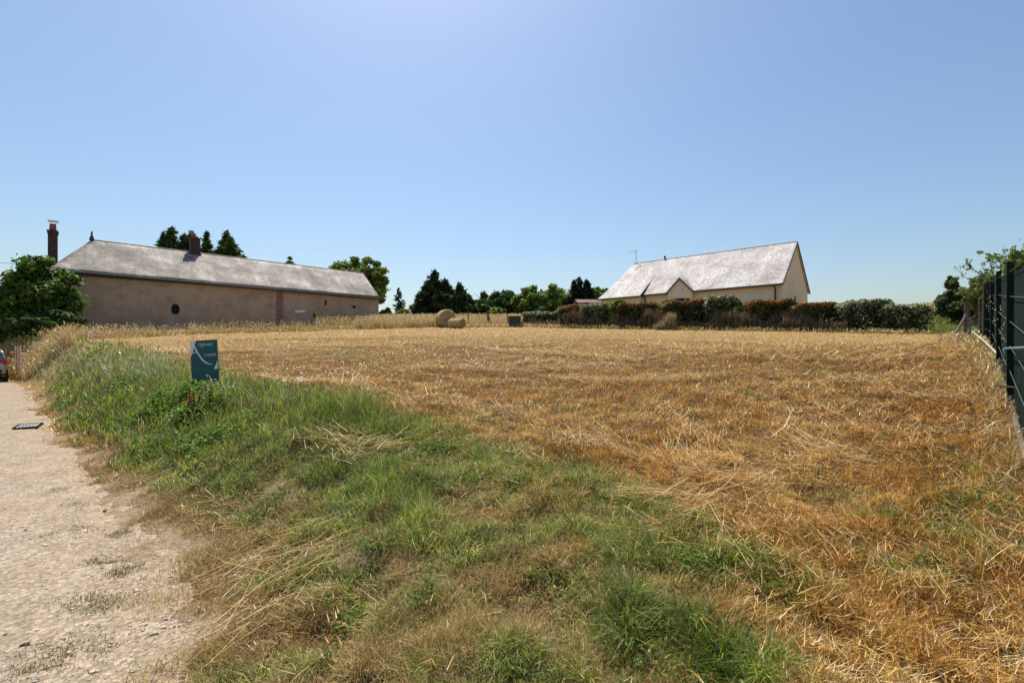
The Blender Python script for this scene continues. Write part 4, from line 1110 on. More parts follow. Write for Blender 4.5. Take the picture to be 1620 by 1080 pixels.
# garden hedge: single shrubs
def hedge_shrub(label, x0, x1, ytop, kind, seed, D=None, name='hedge_shrub'):
    x0 -= 5; x1 += 5; cx = (x0 + x1) / 2; e = float(np.interp(cx, EDGE_PX[:, 0], EDGE_PX[:, 1])) if D is None else D
    Dm = e + 1.3; X = (cx - CX) / FPX * Dm; zg = gz(X, Dm); zt = zz2(ytop, Dm); hw = (x1 - x0) / 2 / FPX * Dm
    root = thing(name, label, 'shrub', (X, Dm, zg), 'shrubs of the garden hedge')
    rr = np.random.default_rng(seed + 300); b = MB()
    for k in range(9):
        a = rr.uniform(0, 2 * pi); l = hw * rr.uniform(.3, .85)
        b.tube([(X + l * cos(a) * .4, Dm + .3 * sin(a), zg - .1), (X + l * cos(a), Dm + .5 * sin(a), zg + (zt - zg) * .8)], [.03, .01], 5)
    b.build('stems', M['bark'], root)
    h = zt - zg; dens = int(2600 * (2 * hw) * max(h, 1) / 2.2)
    q = rr.uniform(-1, 1, (dens, 3)) * [hw, .75, .5] + [0, 0, .5]
    # box-like, rounded at the shoulders, a wavy top
    u = q[:, 0] / hw; shoulder = 1 - .16 * np.abs(u) ** 6
    topw = 1 + .16 * (fbm(q[:, 0] * 1.6 + seed, q[:, 1] * 1.2, seed, 3) - .5) * 2 - .10
    f = q[:, 2]; shell = rr.uniform(0, 1, dens) < .6; f = np.where(shell, 1 - np.abs(rr.normal(0, .14, dens)), f); f = np.clip(f, .02, 1.03)
    bulge = (.75 + .35 * np.sin(np.clip(f, 0, 1) * pi * .8)) * (.8 + .4 * vnoise(q[:, 0] * 2.2 + seed, f * 3, seed))
    p = np.stack([X + q[:, 0], Dm + q[:, 1] * bulge, zg + f * h * shoulder * topw], 1)
    N = np.stack([u * .5, q[:, 1] * .9 - .2, f], 1) + .7 * rr.standard_normal((dens, 3))
    if kind == 'red':
        c = pick(dens, [(.06, .085, .025), (.085, .11, .03), (.11, .115, .04)]); r_ = pick(dens, [(.36, .12, .03), (.40, .17, .045), (.24, .13, .03)])
        c = np.where((rr.uniform(0, 1, dens) < .95 * sstep(.70, .97, f) * (.2 + .9 * vnoise(p[:, 0] * 1.7, p[:, 1], seed + 9)))[:, None], r_, c)
    elif kind == 'pale':
        c = pick(dens, [(.05, .07, .025), (.075, .10, .035), (.11, .13, .05)]); r_ = pick(dens, [(.42, .42, .26), (.50, .50, .34), (.28, .32, .14)])
        c = np.where((rr.uniform(0, 1, dens) < .12 + .55 * sstep(.55, .98, f))[:, None], r_, c)
    else:
        c = pick(dens, LIGHT)
    V, F, C = leaves(p, N, .105 * rr.uniform(.6, 1.3, dens), c, 2.0)
    np_mesh('foliage', V, F, M['leaf'], C, root)
hedge_shrub('low pale variegated shrub next to the rubbish bin', 832, 892, 490, 'pale', 1, D=37)
hedge_shrub('red tipped shrub at the left end of the tall hedge', 888, 930, 480, 'red', 2)
hedge_shrub('pale variegated shrub below the left corner of the bungalow', 922, 985, 477, 'pale', 3)
hedge_shrub('bright green shrub poking up between pale and red shrubs', 965, 988, 474, 'green', 4)
hedge_shrub('orange red topped shrub below the notch of the bungalow roof', 978, 1056, 477, 'red', 5)
hedge_shrub('red tipped shrub in front of the bungalow door', 1048, 1130, 471, 'red', 6)
hedge_shrub('pale variegated shrub in the middle of the bungalow front', 1116, 1162, 466, 'pale', 7)
hedge_shrub('light green gap filling shrub left of the round red one', 1158, 1186, 483, 'green', 8)
hedge_shrub('round red tipped shrub below the near corner of the bungalow', 1180, 1246, 471, 'red', 9)
hedge_shrub('red tipped shrub right of the gap at the bungalow gable', 1252, 1334, 476, 'red', 10)
hedge_shrub('pale silvery shrub in the middle of the right hedge end', 1326, 1402, 473, 'pale', 11)
hedge_shrub('pale silvery shrub closing the hedge at its right end', 1394, 1458, 478, 'pale', 12)

# heap of straw leaning against the hedge
def straw_heap():
    D = 32.4; a = P(1042, 517, D); n = 1400; rr = np.random.default_rng(77)
    X0 = a[0]; t = rr.uniform(0, 1, n)
    px = X0 + t * 1.1 + rr.normal(0, .16, n); py = D + rr.normal(0, .15, n); z = np.array([gz(X0, D)] * n) + rr.uniform(0, 1, n) * (t * 1.15)
    V, F, C = blades(np.stack([px, py, z], 1), rr.uniform(.25, .55, n), .03, np.full(n, pi) + rr.normal(0, .6, n), rr.normal(.75, .25, n), rr.normal(1.3, .3, n), pick(n, [(.42, .33, .18), (.5, .4, .24), (.3, .22, .12)]), rr.uniform(0, pi, n))
    tag(np_mesh('straw_heap', V, F, M['straw'], C), 'heap of grey straw leaning against the garden hedge', 'straw heap')
straw_heap()

# ------------------------------------------------------------------ straw bales
def straw_material():
    m, t, p = new_mat('pressed_straw')
    tc = t.nodes.new("ShaderNodeTexCoord"); mp = t.nodes.new("ShaderNodeMapping"); mp.inputs['Scale'].default_value = (3, 30, 30)
    n = t.nodes.new("ShaderNodeTexNoise"); n.inputs['Scale'].default_value = 1.5; n.inputs['Detail'].default_value = 7
    t.links.new(tc.outputs['Object'], mp.inputs[0]); t.links.new(mp.outputs[0], n.inputs['Vector'])
    r = ramp(t, n.outputs[0], [(.3, (.26, .18, .08)), (.55, (.44, .33, .16)), (.75, (.58, .46, .26))])
    t.links.new(r.outputs[0], p.inputs['Base Color']); p.inputs['Roughness'].default_value = .85
    bump(t, p, n.outputs[0], .8, .05)
    return m
M['bale'] = straw_material()
M['bale_end'] = solid('bale_end_straw', (.36, .26, .12), .9, .4, 9, bmp=.8, bdist=.04)

def bale(label, px, D, yaw, rad, length, sink, seed):
    X = (px - CX) / FPX * D; zg = gz(X, D)
    root = thing('straw_bale', label, 'straw bale', (X, D, zg), 'round straw bales')
    ax = np.array([cos(yaw), sin(yaw), 0]); sd = np.array([-sin(yaw), cos(yaw), 0]); c = np.array([X, D, zg + rad - sink])
    rr = np.random.default_rng(seed); N = 48; b = MB(); rings = []
    for f in np.linspace(0, 1, 15):
        e = 1 - .07 * (abs(f - .5) * 2) ** 8
        rings.append([c + ax * (f - .5) * length + (sd * cos(2 * pi * k / N) + UP * sin(2 * pi * k / N)) * rad * e * (1 + .012 * rr.standard_normal()) for k in range(N)])
    vs = [p for r in rings for p in r]
    b.add(vs, [(i * N + k, i * N + (k + 1) % N, (i + 1) * N + (k + 1) % N, (i + 1) * N + k) for i in range(14) for k in range(N)])
    b.build('wrap', M['bale'], root, True)
    for sgn, ring in ((-1, rings[0]), (1, rings[-1])):                       # spiral-wound end with ridges
        o = MB(); vs = [c + ax * sgn * (length / 2 + .02)]; fs = []; K = 9
        for j in range(1, K + 1):
            for k in range(N):
                f = j / K; vs.append(c + ax * sgn * (length / 2 + .022 * ((j + k / N) % 2 - .5) * (j < K) + .008 * rr.standard_normal() * (j < K)) + (ring[k] - c - ax * np.dot(ring[k] - c, ax)) * f)
        for k in range(N): fs.append((0, 1 + k, 1 + (k + 1) % N))
        for j in range(K - 1):
            for k in range(N): fs.append((1 + j * N + k, 1 + (j + 1) * N + k, 1 + (j + 1) * N + (k + 1) % N, 1 + j * N + (k + 1) % N))
        if sgn < 0: fs = [q[::-1] for q in fs]
        o.add(vs, fs).build('bale_end', M['bale_end'], root)
    # loose ends of straw
    n = 900; a = rr.uniform(0, 2 * pi, n); s = rr.uniform(-.5, .5, n)
    pos = c + ax * (s * length)[:, None] + (sd * np.cos(a)[:, None] + UP * np.sin(a)[:, None]) * rad * .985
    V, F, C = blades(pos, rr.uniform(.06, .16, n), .012, rr.uniform(0, 2 * pi, n), rr.uniform(.2, 1.4, n), rr.uniform(.6, 1.7, n), pick(n, [PALE, GOLD]), rr.uniform(0, pi, n))
    np_mesh('loose_ends', V, F, M['straw'], C, root)
bale('big round straw bale standing with its flat end half turned to us', 705, 36.4, R(-66), .68, 1.15, .03, 1)
bale('smaller round straw bale lying sideways in front of the big one', 723, 34.6, R(-38), .37, 1.2, .02, 2)

# ------------------------------------------------------------------ for-sale sign
def sale_sign():
    D = 9.0; c = P(321.5, 568, D); W, H = .585, .80; roll = R(3.2); yaw = R(-9)
    u0 = np.array([cos(yaw), sin(yaw), 0]); nn = np.array([sin(yaw), -cos(yaw), 0])
    u = u0 * cos(roll) + UP * sin(roll); v = -u0 * sin(roll) + UP * cos(roll)
    top = P(321.5, 538, D); o = top - u * W / 2 - v * H                      # lower left corner
    X, Y = c[0], c[1]; zg = gz(X, Y)
    M['sign_green'] = solid('sign_dark_green', (.008, .095, .10), .6, .08, 3, spec=.25)
    M['sign_white'] = solid('sign_white', (.62, .62, .66), .45, .05, 4)
    root = thing('sale_sign', 'dark green and white for sale sign leaning in the bank grass', 'sign', (X, Y, zg))
    def q(a, b, out=0): return o + u * a * W + v * b * H + nn * out
    b = MB(); b.box(q(0, 0), u * W, v * H, -nn * .012); b.build('panel', M['sign_green'], root)
    b = MB()
    for a in (.14, .82): b.box(q(a, -.35, -.014), u * .035, v * H * 1.28, -nn * .022)
    b.build('stakes', M['greywood'], root)
    e = .0025
    def shape(pts, name='lettering'):
        MB().add([q(a, b_, e) for a, b_ in pts], [tuple(range(len(pts)))]).build(name, M['sign_white'], root)
    def Y_(fy): return 1 - fy * .57 / .8 * 1.0                                # photo fraction of the visible part -> panel
    # the big white A: left leg along the edge, the right stroke sweeping down to the lower right, a bar
    lm = MB()
    def poly(pts): lm.add([q(a, Y_(f), e) for a, f in pts], [tuple(range(len(pts)))])
    poly([(.004, .005), (.004, .52), (.045, .50), (.14, .27), (.13, .2), (.10, .1)][::-1])
    poly([(.004, .005), (.10, .1), (.175, .12), (.25, .005)])
    outer = [(.175, .12), (.19, .18), (.25, .31), (.33, .46), (.43, .61), (.55, .72), (.66, .785), (.81, .825)]
    inner = [(.10, .1), (.13, .2), (.21, .36), (.30, .51), (.40, .66), (.52, .765), (.64, .815), (.81, .835)]
    for i in range(len(outer) - 1): poly([inner[i], inner[i + 1], outer[i + 1], outer[i]])
    poly([(.075, .425), (.075, .395), (.225, .375), (.245, .405)][::1])
    poly([(1 - .004, .70), (1 - .004, .99), (.84, .99), (.88, .92), (.93, .83)])
    lm.build('logo', M['sign_white'], root)
    def text(s, a, f, size, sx=1.0):
        cu = bpy.data.curves.new('text', 'FONT'); cu.body = s; cu.size = size; cu.align_x = 'LEFT'
        tmp = bpy.data.objects.new('tmp', cu); COL.objects.link(tmp)
        dg = bpy.context.evaluated_depsgraph_get(); me = bpy.data.meshes.new_from_object(tmp.evaluated_get(dg))
        bpy.data.objects.remove(tmp); bpy.data.curves.remove(cu)
        off = np.array(root.location); p0 = q(a, Y_(f), e)
        for vx in me.vertices:
            w = p0 + u * vx.co.x * sx + v * vx.co.y - off; vx.co = tuple(w)
        me.materials.clear(); me.materials.append(M['sign_white'])
        ob = bpy.data.objects.new('lettering', me); COL.objects.link(ob); ob.parent = root
    text("l'Adresse", .31, .19, .088, .95)
    text("A VENDRE", .50, .545, .066, .86)
    # little underline swoosh below the name
    sw = MB(); sw.add([q(.40, Y_(.20), e), q(.47, Y_(.245), e), q(.55, Y_(.235), e), q(.47, Y_(.255), e), q(.415, Y_(.225), e)], [(0, 4, 3, 1), (1, 3, 2)]); sw.build('logo', M['sign_white'], root)
sale_sign()

# ------------------------------------------------------------------ green fence on the right
def fence():
    ux, uy = .98 / 1.4, 1 / 1.4; u = unit((ux, uy, 0)); n = np.array([-u[1], u[0], 0])   # n: towards the field
    p0 = np.array([1.065 * 5.6, 5.6, 0]); step = 3.2
    ks = range(-2, 6)
    pos = [p0 + u * step * k for k in ks]
    tops = []
    for k, p in zip(ks, pos):
        py = {0: 417, 1: 430, 2: 440, 3: 447.5}.get(k, None)
        z = zz2(py, p[1]) if py else None; tops.append(z)
    known = {k: t for k, t in zip(ks, tops) if t}
    A = np.polyfit([pos[ks.index(k)][1] for k in known], list(known.values()), 1)
    tops = [t if t else float(np.polyval(A, p[1])) for t, p in zip(tops, pos)]
    root = thing('green_fence', 'dark green panel fence along the right side of the field', 'fence', (*pos[2][:2], gz(*pos[2][:2])))
    an = math.atan2(u[1], u[0])
    for p, t in zip(pos, tops):
        zg = gz(*p[:2]) - .15
        b = MB(); b.cbox((*p[:2], (zg + t) / 2), .03, .03, (t - zg) / 2, an).cbox((*p[:2], t + .006), .034, .034, .006, an)
        b.build('post', M['green_paint'], root)
    for i in range(len(pos) - 1):
        a, b_ = pos[i] + u * .034, pos[i + 1] - u * .034; ta, tb = tops[i] - .10, tops[i + 1] - .10
        za, zb = gz(*a[:2]) + .0, gz(*b_[:2]) + .0
        lo = [np.array([*a[:2], za - .1]), np.array([*b_[:2], zb - .1])]
        off = -n * .028
        m = 40; w = np.linalg.norm(b_ - a) / m; pan = MB()                    # upright privacy slats, one panel
        for j in range(m):
            f0, f1 = (j + .06) / m, (j + .94) / m; fm = (j + .5) / m
            q = a + (b_ - a) * f0 + off; zlo = za + (zb - za) * fm - .1; zhi = ta + (tb - ta) * fm - .02
            pan.box(np.array([*q[:2], zlo]), (b_ - a) * (f1 - f0), -n * .008, UP * (zhi - zlo))
        pan.build('slat_panel', M['slat'], root)
        cb = MB(); cb.box(np.array([*(a - n * .02)[:2], za - .2]), np.array([*(b_ - a)[:2], zb - za]), n * .04, UP * .21); cb.build('base_board', M['concrete'], root)
        for f in np.linspace(.07, 1, 6):                                       # paired horizontal wires
            z0 = za + (ta - za) * f; z1 = zb + (tb - zb) * f
            wr = MB(); wr.tube([np.array([*(a + n * .004)[:2], z0]), np.array([*(b_ + n * .004)[:2], z1])], .0045, 5)
            wr.build('wire', M['wire'], root)
    # teal rail on the nearest panel
    a = pos[2] - u * .05 + n * .05; b_ = pos[1] + n * .05
    b = MB(); b.tube([np.array([*a[:2], zz2(551, a[1])]), np.array([*b_[:2], zz2(549, a[1])])], .011, 8); b.build('rail', M['teal_rail'], root)
    return u, n, pos
FU, FN, FPOS = fence()

def stake(name, label, cat, a, b, r, m, bend=.0):
    a, b = np.array(a), np.array(b); mid = (a + b) / 2 + np.array([0, 0, bend])
    s = MB(); s.tube([a, (a + mid) / 2 + UP * bend * .2, mid, (b + mid) / 2 + UP * bend * .2, b], [r, r * .95, r * .9, r * .8, r * .6], 7)
    tag(s.build(name, m), label, cat)
stake('iron_rod', 'upper dark iron rod sticking out of the fence over the stubble', 'rod', P(1572, 569, 7.1), P(1606, 571.5, 5.85), .011, M['rust'])
stake('iron_rod', 'lower dark iron rod sticking out of the fence over the stubble', 'rod', P(1575, 609, 5.6), P(1612, 613.5, 5.15), .011, M['rust'])
g = P(1588, 570, 8.1); e_ = P(1538, 524, 12)
M['palewood'] = solid('pale_stick', (.52, .42, .28), .85, .25, 9)
stake('pale_stick', 'long pale stick leaning against the foot of the green fence', 'stick', (g[0], g[1], g[2]), (e_[0], e_[1], e_[2]), .017, M['palewood'], .03)

# overgrown foot of the fence
def fence_growth():
    n = 2600; s = rng.uniform(-7, 12, n); q = FPOS[2][None, :2] + FU[None, :2] * s[:, None] + FN[None, :2] * np.abs(rng.normal(0, .14, n))[:, None] + FN[None, :2] * .02
    V, F, C = seeded(q[:, 0], q[:, 1], .05, .17, TALL + GREENS[2:5], [.2, .28, .2, .12, .1, .04, .04, .02], wscale=.0009, lean=.5)
    tag(np_mesh('fence_grass', V, F, M['straw'], C), 'ragged dry grass growing up along the foot of the green fence', 'grass', kind='stuff')
    # creeping stems hanging on the wires
    rr = np.random.default_rng(5); out = []
    for px, py, D, k in [(1578, 490, 8.1, 60), (1590, 500, 6.9, 50), (1583, 535, 7.9, 50), (1590, 545, 7.1, 40), (1602, 590, 5.65, 110), (1604, 620, 5.6, 110), (1566, 480, 12, 60), (1560, 470, 15, 80)]:
        c = P(px, py, D); p = c + rr.normal(0, 1, (k, 3)) * [.03, .03, .16]
        out.append(leaves(p, rr.normal(0, 1, (k, 3)), .017 * rr.uniform(.6, 1.4, k), pick(k, [(.38, .33, .2), (.2, .22, .09), (.5, .42, .28)]), 1.8))
    V, F, C = join(out)
    tag(np_mesh('fence_creeper', V, F, M['leaf'], C), 'withered creeper hanging in the wires of the green fence', 'creeper', kind='stuff')
fence_growth()

# old posts beyond the fence end
def post(label, px, ytop, D, r, lean=0, brace=None, name='wooden_post', sink=.25):
    X = (px - CX) / FPX * D; zg = gz(X, D); zt = zz2(ytop, D)
    root = thing(name, label, 'post', (X, D, zg), 'old wooden fence posts')
    b = MB(); b.tube([(X - lean * 0, D, zg - sink), (X + lean * .5, D, (zg + zt) / 2), (X + lean, D, zt)], [r * 1.08, r, r * .95], 9); b.build('stake', M['darkwood'], root)
    if brace:
        bx = (brace - CX) / FPX * D
        c = MB(); c.tube([(bx, D - .1, gz(bx, D) - .05), (X + lean * .8, D - .02, zg + (zt - zg) * .72)], r * .6, 7); c.build('brace', M['greywood'], root)
post('dark wooden post with a slanting brace at the far right corner of the field', 1528.5, 478, 21, .085, .01, 1500)
post('dark wooden post nearest the far end of the green fence', 1551, 470, 17.5, .065, .0)
post('thin wooden post leaning right beside the braced corner post', 1536, 484, 20.3, .045, -.12)
post('weathered post with a leaning brace in the uncut grass behind the bales', 772, 490.5, 38.5, .09, 0, 780)
post('thin stake standing in the uncut grass just right of the bales', 741.5, 497, 38, .05, -.05)
post('thin post at the near end of the rubbish bin', 803, 497, 38, .035, 0)
post('far thin post on the pale grass slope right of the hedge', 1472, 486, 42, .03, 0)
post('tall pale post against the end of the green fence', 1557, 447, 15.8, .05, .02)

def wire_fence():
    root = thing('wire_netting', 'rusty sheep netting strung between the old posts right of the hedge', 'fence', (*P(1530, 520, 21)[:2], gz(*P(1530, 520, 21)[:2])))
    a, b_ = P(1529, 500, 21)[:2], P(1558, 500, 15.8)[:2]; m = MB()
    for k in range(6):
        pts = [(*(a + (b_ - a) * f), gz(*(a + (b_ - a) * f)) + .12 + .19 * k - .05 * sin(pi * f)) for f in np.linspace(0, 1, 7)]; m.tube(pts, .0025, 4)
    for f in np.linspace(.03, .97, 22):
        q = a + (b_ - a) * f; z = gz(*q); m.tube([(*q, z), (*q, z + 1.1)], .002, 4)
    m.build('netting', M['galvanised'], root)
wire_fence()

def branch_pile():
    """Cut branches and dry stems lying at the far right corner."""
    rr = np.random.default_rng(9); root = thing('branch_pile', 'pile of cut grey branches at the far right corner of the field', 'branches', (*P(1520, 525, 19.5)[:2], gz(*P(1520, 525, 19.5)[:2])))
    b = MB()
    for k in range(60):
        c = P(rr.uniform(1495, 1548), 525, rr.uniform(17.5, 20.5)); z = gz(c[0], c[1]) + rr.uniform(0, .3); a = rr.uniform(0, pi); l = rr.uniform(.4, 1.1); d = np.array([cos(a), sin(a) * .6, rr.uniform(-.15, .35)]) * l / 2
        b.tube([np.array([c[0], c[1], z]) - d, np.array([c[0], c[1], z + .05]), np.array([c[0], c[1], z]) + d], [.014, .012, .006], 5)
    b.build('branches', M['greywood'], root)
    n = 900; px = rr.uniform(1485, 1560, n); D = rr.uniform(16.5, 20.5, n); X = (px - CX) / FPX * D
    V, F, C = seeded(X, D, .15, .5, TALL, [.3, .25, .2, .15, .1], lean=.7)
    np_mesh('dry_stems', V, F, M['straw'], C, root)
branch_pile()

# ------------------------------------------------------------------ rubbish bin in the far corner
def bin_():
    D = 37.4; X = (814 - CX) / FPX * D; zg = gz(X, D); w = 20 / FPX * D / 2; zt = zz2(500.5, D)
    M['bin_body'] = solid('black_plastic', (.015, .017, .018), .45, .2, 4); M['bin_lid'] = solid('yellow_plastic', (.62, .48, .04), .45, .1, 4)
    root = thing('rubbish_bin', 'black rubbish bin with a yellow lid at the far edge of the field', 'bin', (X, D, zg))
    b = MB(); h = zt - zg; s = .88
    b.add([(X - w * s, D - .32, zg), (X + w * s, D - .32, zg), (X + w * s, D + .32, zg), (X - w * s, D + .32, zg), (X - w, D - .38, zt), (X + w, D - .38, zt), (X + w, D + .38, zt), (X - w, D + .38, zt)],
          [(3, 2, 1, 0), (4, 5, 6, 7), (0, 1, 5, 4), (1, 2, 6, 5), (2, 3, 7, 6), (3, 0, 4, 7)]); b.build('body', M['bin_body'], root, bevel=.03)
    b = MB(); b.box((X - w - .03, D - .42, zt + .003), (2 * w + .06, 0, 0), (0, .84, 0), (0, 0, .05)).box((X - w * .2, D - .3, zt + .055), (w * 1.1, 0, 0), (0, .6, 0), (0, 0, .05)); b.build('lid', M['bin_lid'], root, bevel=.02)
    for sx in (-1, 1):
        b = MB(); b.tube([(X + sx * w * .8 - .03, D + .36, zg + .09), (X + sx * w * .8 + .03, D + .36, zg + .09)], .09, 12); b.build('wheel', M['dark'], root)
bin_()

# ------------------------------------------------------------------ lane furniture
def drain():
    D = EYE * FPX / (676 - HY); X = (45 - CX) / FPX * D
    root = thing('drain_grate', 'rusty iron drain grate set in the gravel lane', 'drain', (X, D, .0))
    yaw = R(38); u = np.array([cos(yaw), sin(yaw), 0]); v = np.array([-sin(yaw), cos(yaw), 0]); c = np.array([X, D, .040]); w, h = .17, .30
    MB().box(c - u * w - v * h - UP * .03, u * 2 * w, v * 2 * h, UP * .028).build('pit_shade', M['dark'], root)  # solid near-black slab: shade between the bars is put into its colour
    b = MB()
    for sg in (-1, 1):
        b.box(c + v * (sg * h - .02) - u * w - UP * .01, u * 2 * w, v * .04, UP * .018).box(c + u * (sg * w - .012) - v * (h - .022) - UP * .01, u * .024, v * (2 * h - .044), UP * .017)
    b.build('frame', M['dark'], root)
    for k in range(7):
        q = c + u * (-w + .032 + k * .0485) - v * (h - .022) - UP * .002
        MB().box(q, u * .024, v * (2 * h - .044), UP * .006).build('bar', M['greymetal'], root)
M['greymetal'] = solid('worn_iron', (.42, .37, .32), .7, .3, 10, .3)
drain()

def markers():
    M['orange'] = solid('orange_plastic', (.62, .20, .02), .5, .15, 5); M['amber'] = solid('amber_plastic', (.70, .30, .03), .5, .15, 5)
    # tall panel: a roadside marker with a white edge
    D = 21.5; X = (28 - CX) / FPX * D; zg = gz(X, D); zt = zz2(547, D); r = thing('roadside_marker', 'orange roadside marker panel with a white edge in front of the dark bushes', 'marker', (X, D, zg))
    u = np.array([.93, .36, 0]); u = unit(u); nn = np.array([u[1], -u[0], 0]); c = np.array([X, D, 0])
    MB().box(c - u * .10 + UP * (zg + .3), u * .17, -nn * .02, UP * (zt - zg - .3)).build('panel', M['orange'], r, bevel=.004)
    MB().box(c + u * .074 + UP * (zg - .1), u * .04, -nn * .03, UP * (zt - zg + .1)).build('post', M['white'], r)
    MB().box(c - u * .09 + nn * .003 + UP * (zg + .3), u * .03, nn * .003, UP * (zt - zg - .3)).box(c - u * .0 + nn * .003 + UP * (zg + .34), u * .03, nn * .003, UP * (zt - zg - .4)).build('stripe', M['white'], r)
    D = 21.8; X = (18.5 - CX) / FPX * D; zg = gz(X, D); zt = zz2(556, D); r = thing('marker_post', 'short amber marker post with a round cap beside the parked car', 'marker', (X, D, zg))
    MB().tube([(X, D, zg - .1), (X, D, zt - .13)], .05, 12).build('post', M['amber'], r, True)
    MB().tube([(X, D, zt - .13), (X, D, zt - .10), (X, D, zt - .02), (X, D, zt)], [.05, .075, .07, .03], 12).build('cap', M['amber'], r, True)
    MB().tube([(X, D, zt - .27), (X, D, zt - .21)], .053, 12).build('band', M['dark'], r, True)
markers()

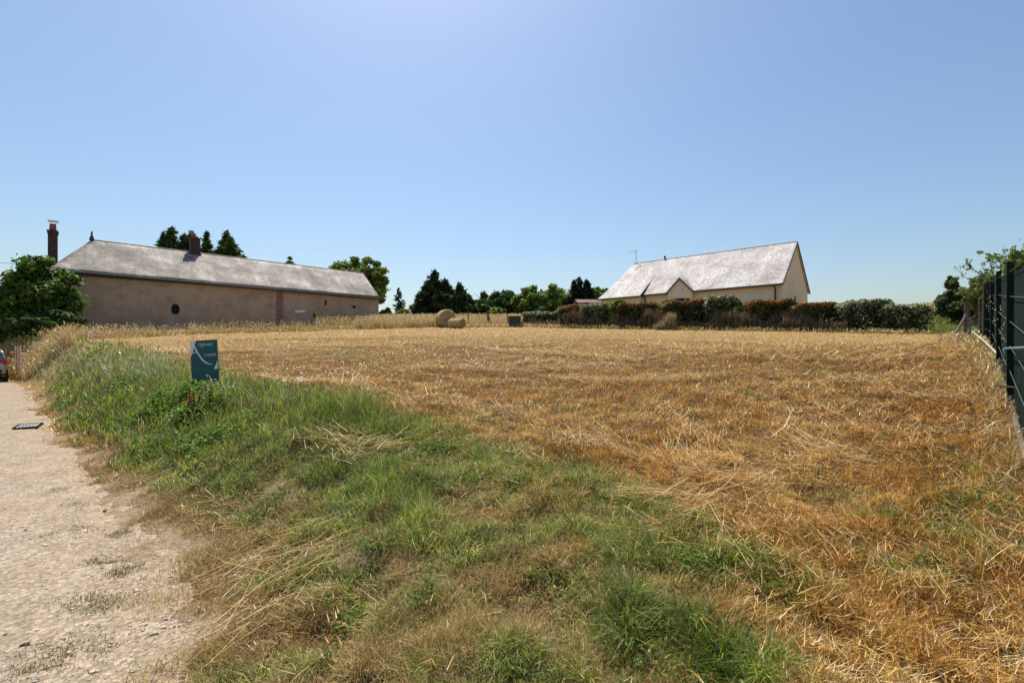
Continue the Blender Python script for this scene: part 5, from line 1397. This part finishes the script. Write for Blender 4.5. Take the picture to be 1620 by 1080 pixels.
def car():
    C = np.array([-22.38, 20.8, 0]); f = unit((-.76, .65, 0)); rt = np.array([f[1], -f[0], 0]); hw = .88; Lc = 4.2
    o = C - rt * hw                                                            # rear middle, on the ground
    paint = solid('silver_paint', (.46, .48, .52), .28, .05, 2, .75); M['tail'] = solid('red_lens', (.42, .008, .02), .15, .1, 5, spec=.8); rubber = solid('tyre_rubber', (.018, .018, .019), .85, .2, 6)
    M['clear'] = solid('clear_lens', (.6, .6, .6), .15, .05, 5)
    root = thing('parked_car', 'silver hatchback on the lane, only its rear corner in the picture', 'car', (*o[:2], 0))
    def q(x, y, z): return o + f * x + rt * y + UP * z
    # lower body: cross-sections from rear to front (x, half width, sill z, waist z)
    secs = [(.02, .74, .42, .86), (.06, .80, .34, .95), (.22, .86, .27, 1.0), (.8, .88, .22, .98), (1.6, .88, .2, .96), (2.6, .88, .2, .94), (3.3, .87, .22, .90), (3.8, .82, .26, .80), (4.1, .70, .34, .66), (4.2, .56, .42, .56)]
    prof = [(-.92, 0), (-1, .12), (-1, .45), (-.97, .75), (-.88, 1.0), (0, 1.03), (.88, 1.0), (.97, .75), (1, .45), (1, .12), (.92, 0)]
    vs = []; N = len(prof)
    for x, w, z0, z1 in secs:
        for a, b_ in prof: vs.append(q(x, a * w, z0 + b_ * (z1 - z0)))
    fs = [(i * N + k, i * N + (k + 1) % N, (i + 1) * N + (k + 1) % N, (i + 1) * N + k) for i in range(len(secs) - 1) for k in range(N)] + [tuple(range(N))[::-1], tuple((len(secs) - 1) * N + k for k in range(N))]
    MB().add(vs, fs).build('body', paint, root, True)
    # cabin: roof panel with glass all round
    cab = [(.16, .74, .98, 1.02), (.42, .70, .98, 1.36), (.62, .66, .98, 1.46), (1.6, .65, .97, 1.52), (2.3, .64, .95, 1.46), (3.1, .70, .92, .98)]
    pr = [(-1.08, 0), (-1.02, .55), (-.94, .9), (-.8, 1), (0, 1.03), (.8, 1), (.94, .9), (1.02, .55), (1.08, 0)]; N = len(pr); vs = []
    for x, w, z0, z1 in cab:
        for a, b_ in pr: vs.append(q(x, a * w, z0 + b_ * (z1 - z0)))
    glassf, rooff = [], []
    for i in range(len(cab) - 1):
        for k in range(N - 1):
            fc = (i * N + k, i * N + k + 1, (i + 1) * N + k + 1, (i + 1) * N + k)
            (rooff if (2 <= k <= 5 and 1 <= i <= 3) else glassf).append(fc)
    MB().add(vs, rooff).build('roof', paint, root, True); MB().add(vs, glassf).build('windows', M['glass'], root, True)
    for sg in (-1, 1):                                                           # pillars between the panes
        b = MB(); b.tube([q(.19, sg * .79, .98), q(.45, sg * .70, 1.36), q(.64, sg * .62, 1.47)], .035, 6); b.tube([q(1.7, sg * .70, .97), q(1.7, sg * .63, 1.5)], .03, 6); b.tube([q(3.05, sg * .75, .93), q(2.3, sg * .62, 1.46)], .035, 6)
        b.build('pillar', paint, root, True)
        # tail light wrapping the corner
        t = MB(); t.add([q(.0, sg * .52, .86), q(.0, sg * .74, .82), q(.06, sg * .835, .84), q(.34, sg * .895, .93), q(.34, sg * .88, 1.02), q(.08, sg * .80, 1.04), q(.01, sg * .56, .98)], [(0, 1, 6), (1, 5, 6), (1, 2, 5), (2, 4, 5), (2, 3, 4)] if sg > 0 else [(6, 1, 0), (6, 5, 1), (5, 2, 1), (5, 4, 2), (4, 3, 2)])
        t.build('tail_light', M['tail'], root)
        t = MB(); t.add([q(4.22, sg * .30, .56), q(4.12, sg * .66, .6), q(3.86, sg * .80, .72), q(4.02, sg * .66, .73), q(4.16, sg * .36, .66)], [(0, 1, 2, 3, 4)]); t.build('headlight', M['clear'], root)
        t = MB(); t.box(q(-.035, sg * .58 - .11, .44), rt * .22, f * .012, UP * .05); t.build('reflector', M['tail'], root)
        t = MB(); t.tube([q(2.75, sg * .88, .98), q(2.72, sg * 1.0, 1.02)], .03, 6); t.box(q(2.66, sg * 1.0 - .09, .96), rt * .18, f * .07, UP * .13); t.build('mirror', paint, root, bevel=.02)
        for x in (.72, 3.35):
            w = MB(); N2 = 24
            w.tube([q(x, sg * .70, .31), q(x, sg * .72, .31), q(x, sg * .88, .31), q(x, sg * .895, .31)], [.27, .31, .31, .28], N2); wh = w.build('wheel', rubber, root, True)
            rm = MB(); rm.tube([q(x, sg * .897, .31), q(x, sg * .905, .31)], [.2, .18], 16); rm.build('rim', M['metal'], wh)
    b = MB()
    bp = [(-.86, .20), (-.80, .10), (-.5, .0), (0, -.03), (.5, .0), (.80, .10), (.86, .20)]; vs = []
    for z in (.30, .40, .56, .62):
        for y, x in bp: vs.append(q(x - .04 + (.03 if z in (.30, .62) else 0), y, z))
    n7 = len(bp); b.add(vs, [(i * n7 + k, i * n7 + k + 1, (i + 1) * n7 + k + 1, (i + 1) * n7 + k) for i in range(3) for k in range(n7 - 1)]); b.build('bumper', M['bin_body'], root, True)
    b = MB(); b.box(q(-.01, -.26, .70), rt * .52, -f * .012, UP * .11); b.build('number_plate', M['white'], root)
car()

def cable(label, a, b, sag):
    pts = [np.array(a) * (1 - f) + np.array(b) * f - UP * sag * 4 * f * (1 - f) for f in np.linspace(0, 1, 14)]
    s = MB(); s.tube(pts, .014, 5); tag(s.build('overhead_cable', M['dark']), label, 'cable', 'overhead cables')
cable('upper overhead cable running left from the farmhouse chimney', P(78, 421, 32.1), P(-420, 350, 34), .5)
cable('lower overhead cable running left behind the dense tree', P(60, 459, 33), P(-420, 462, 36), .25)
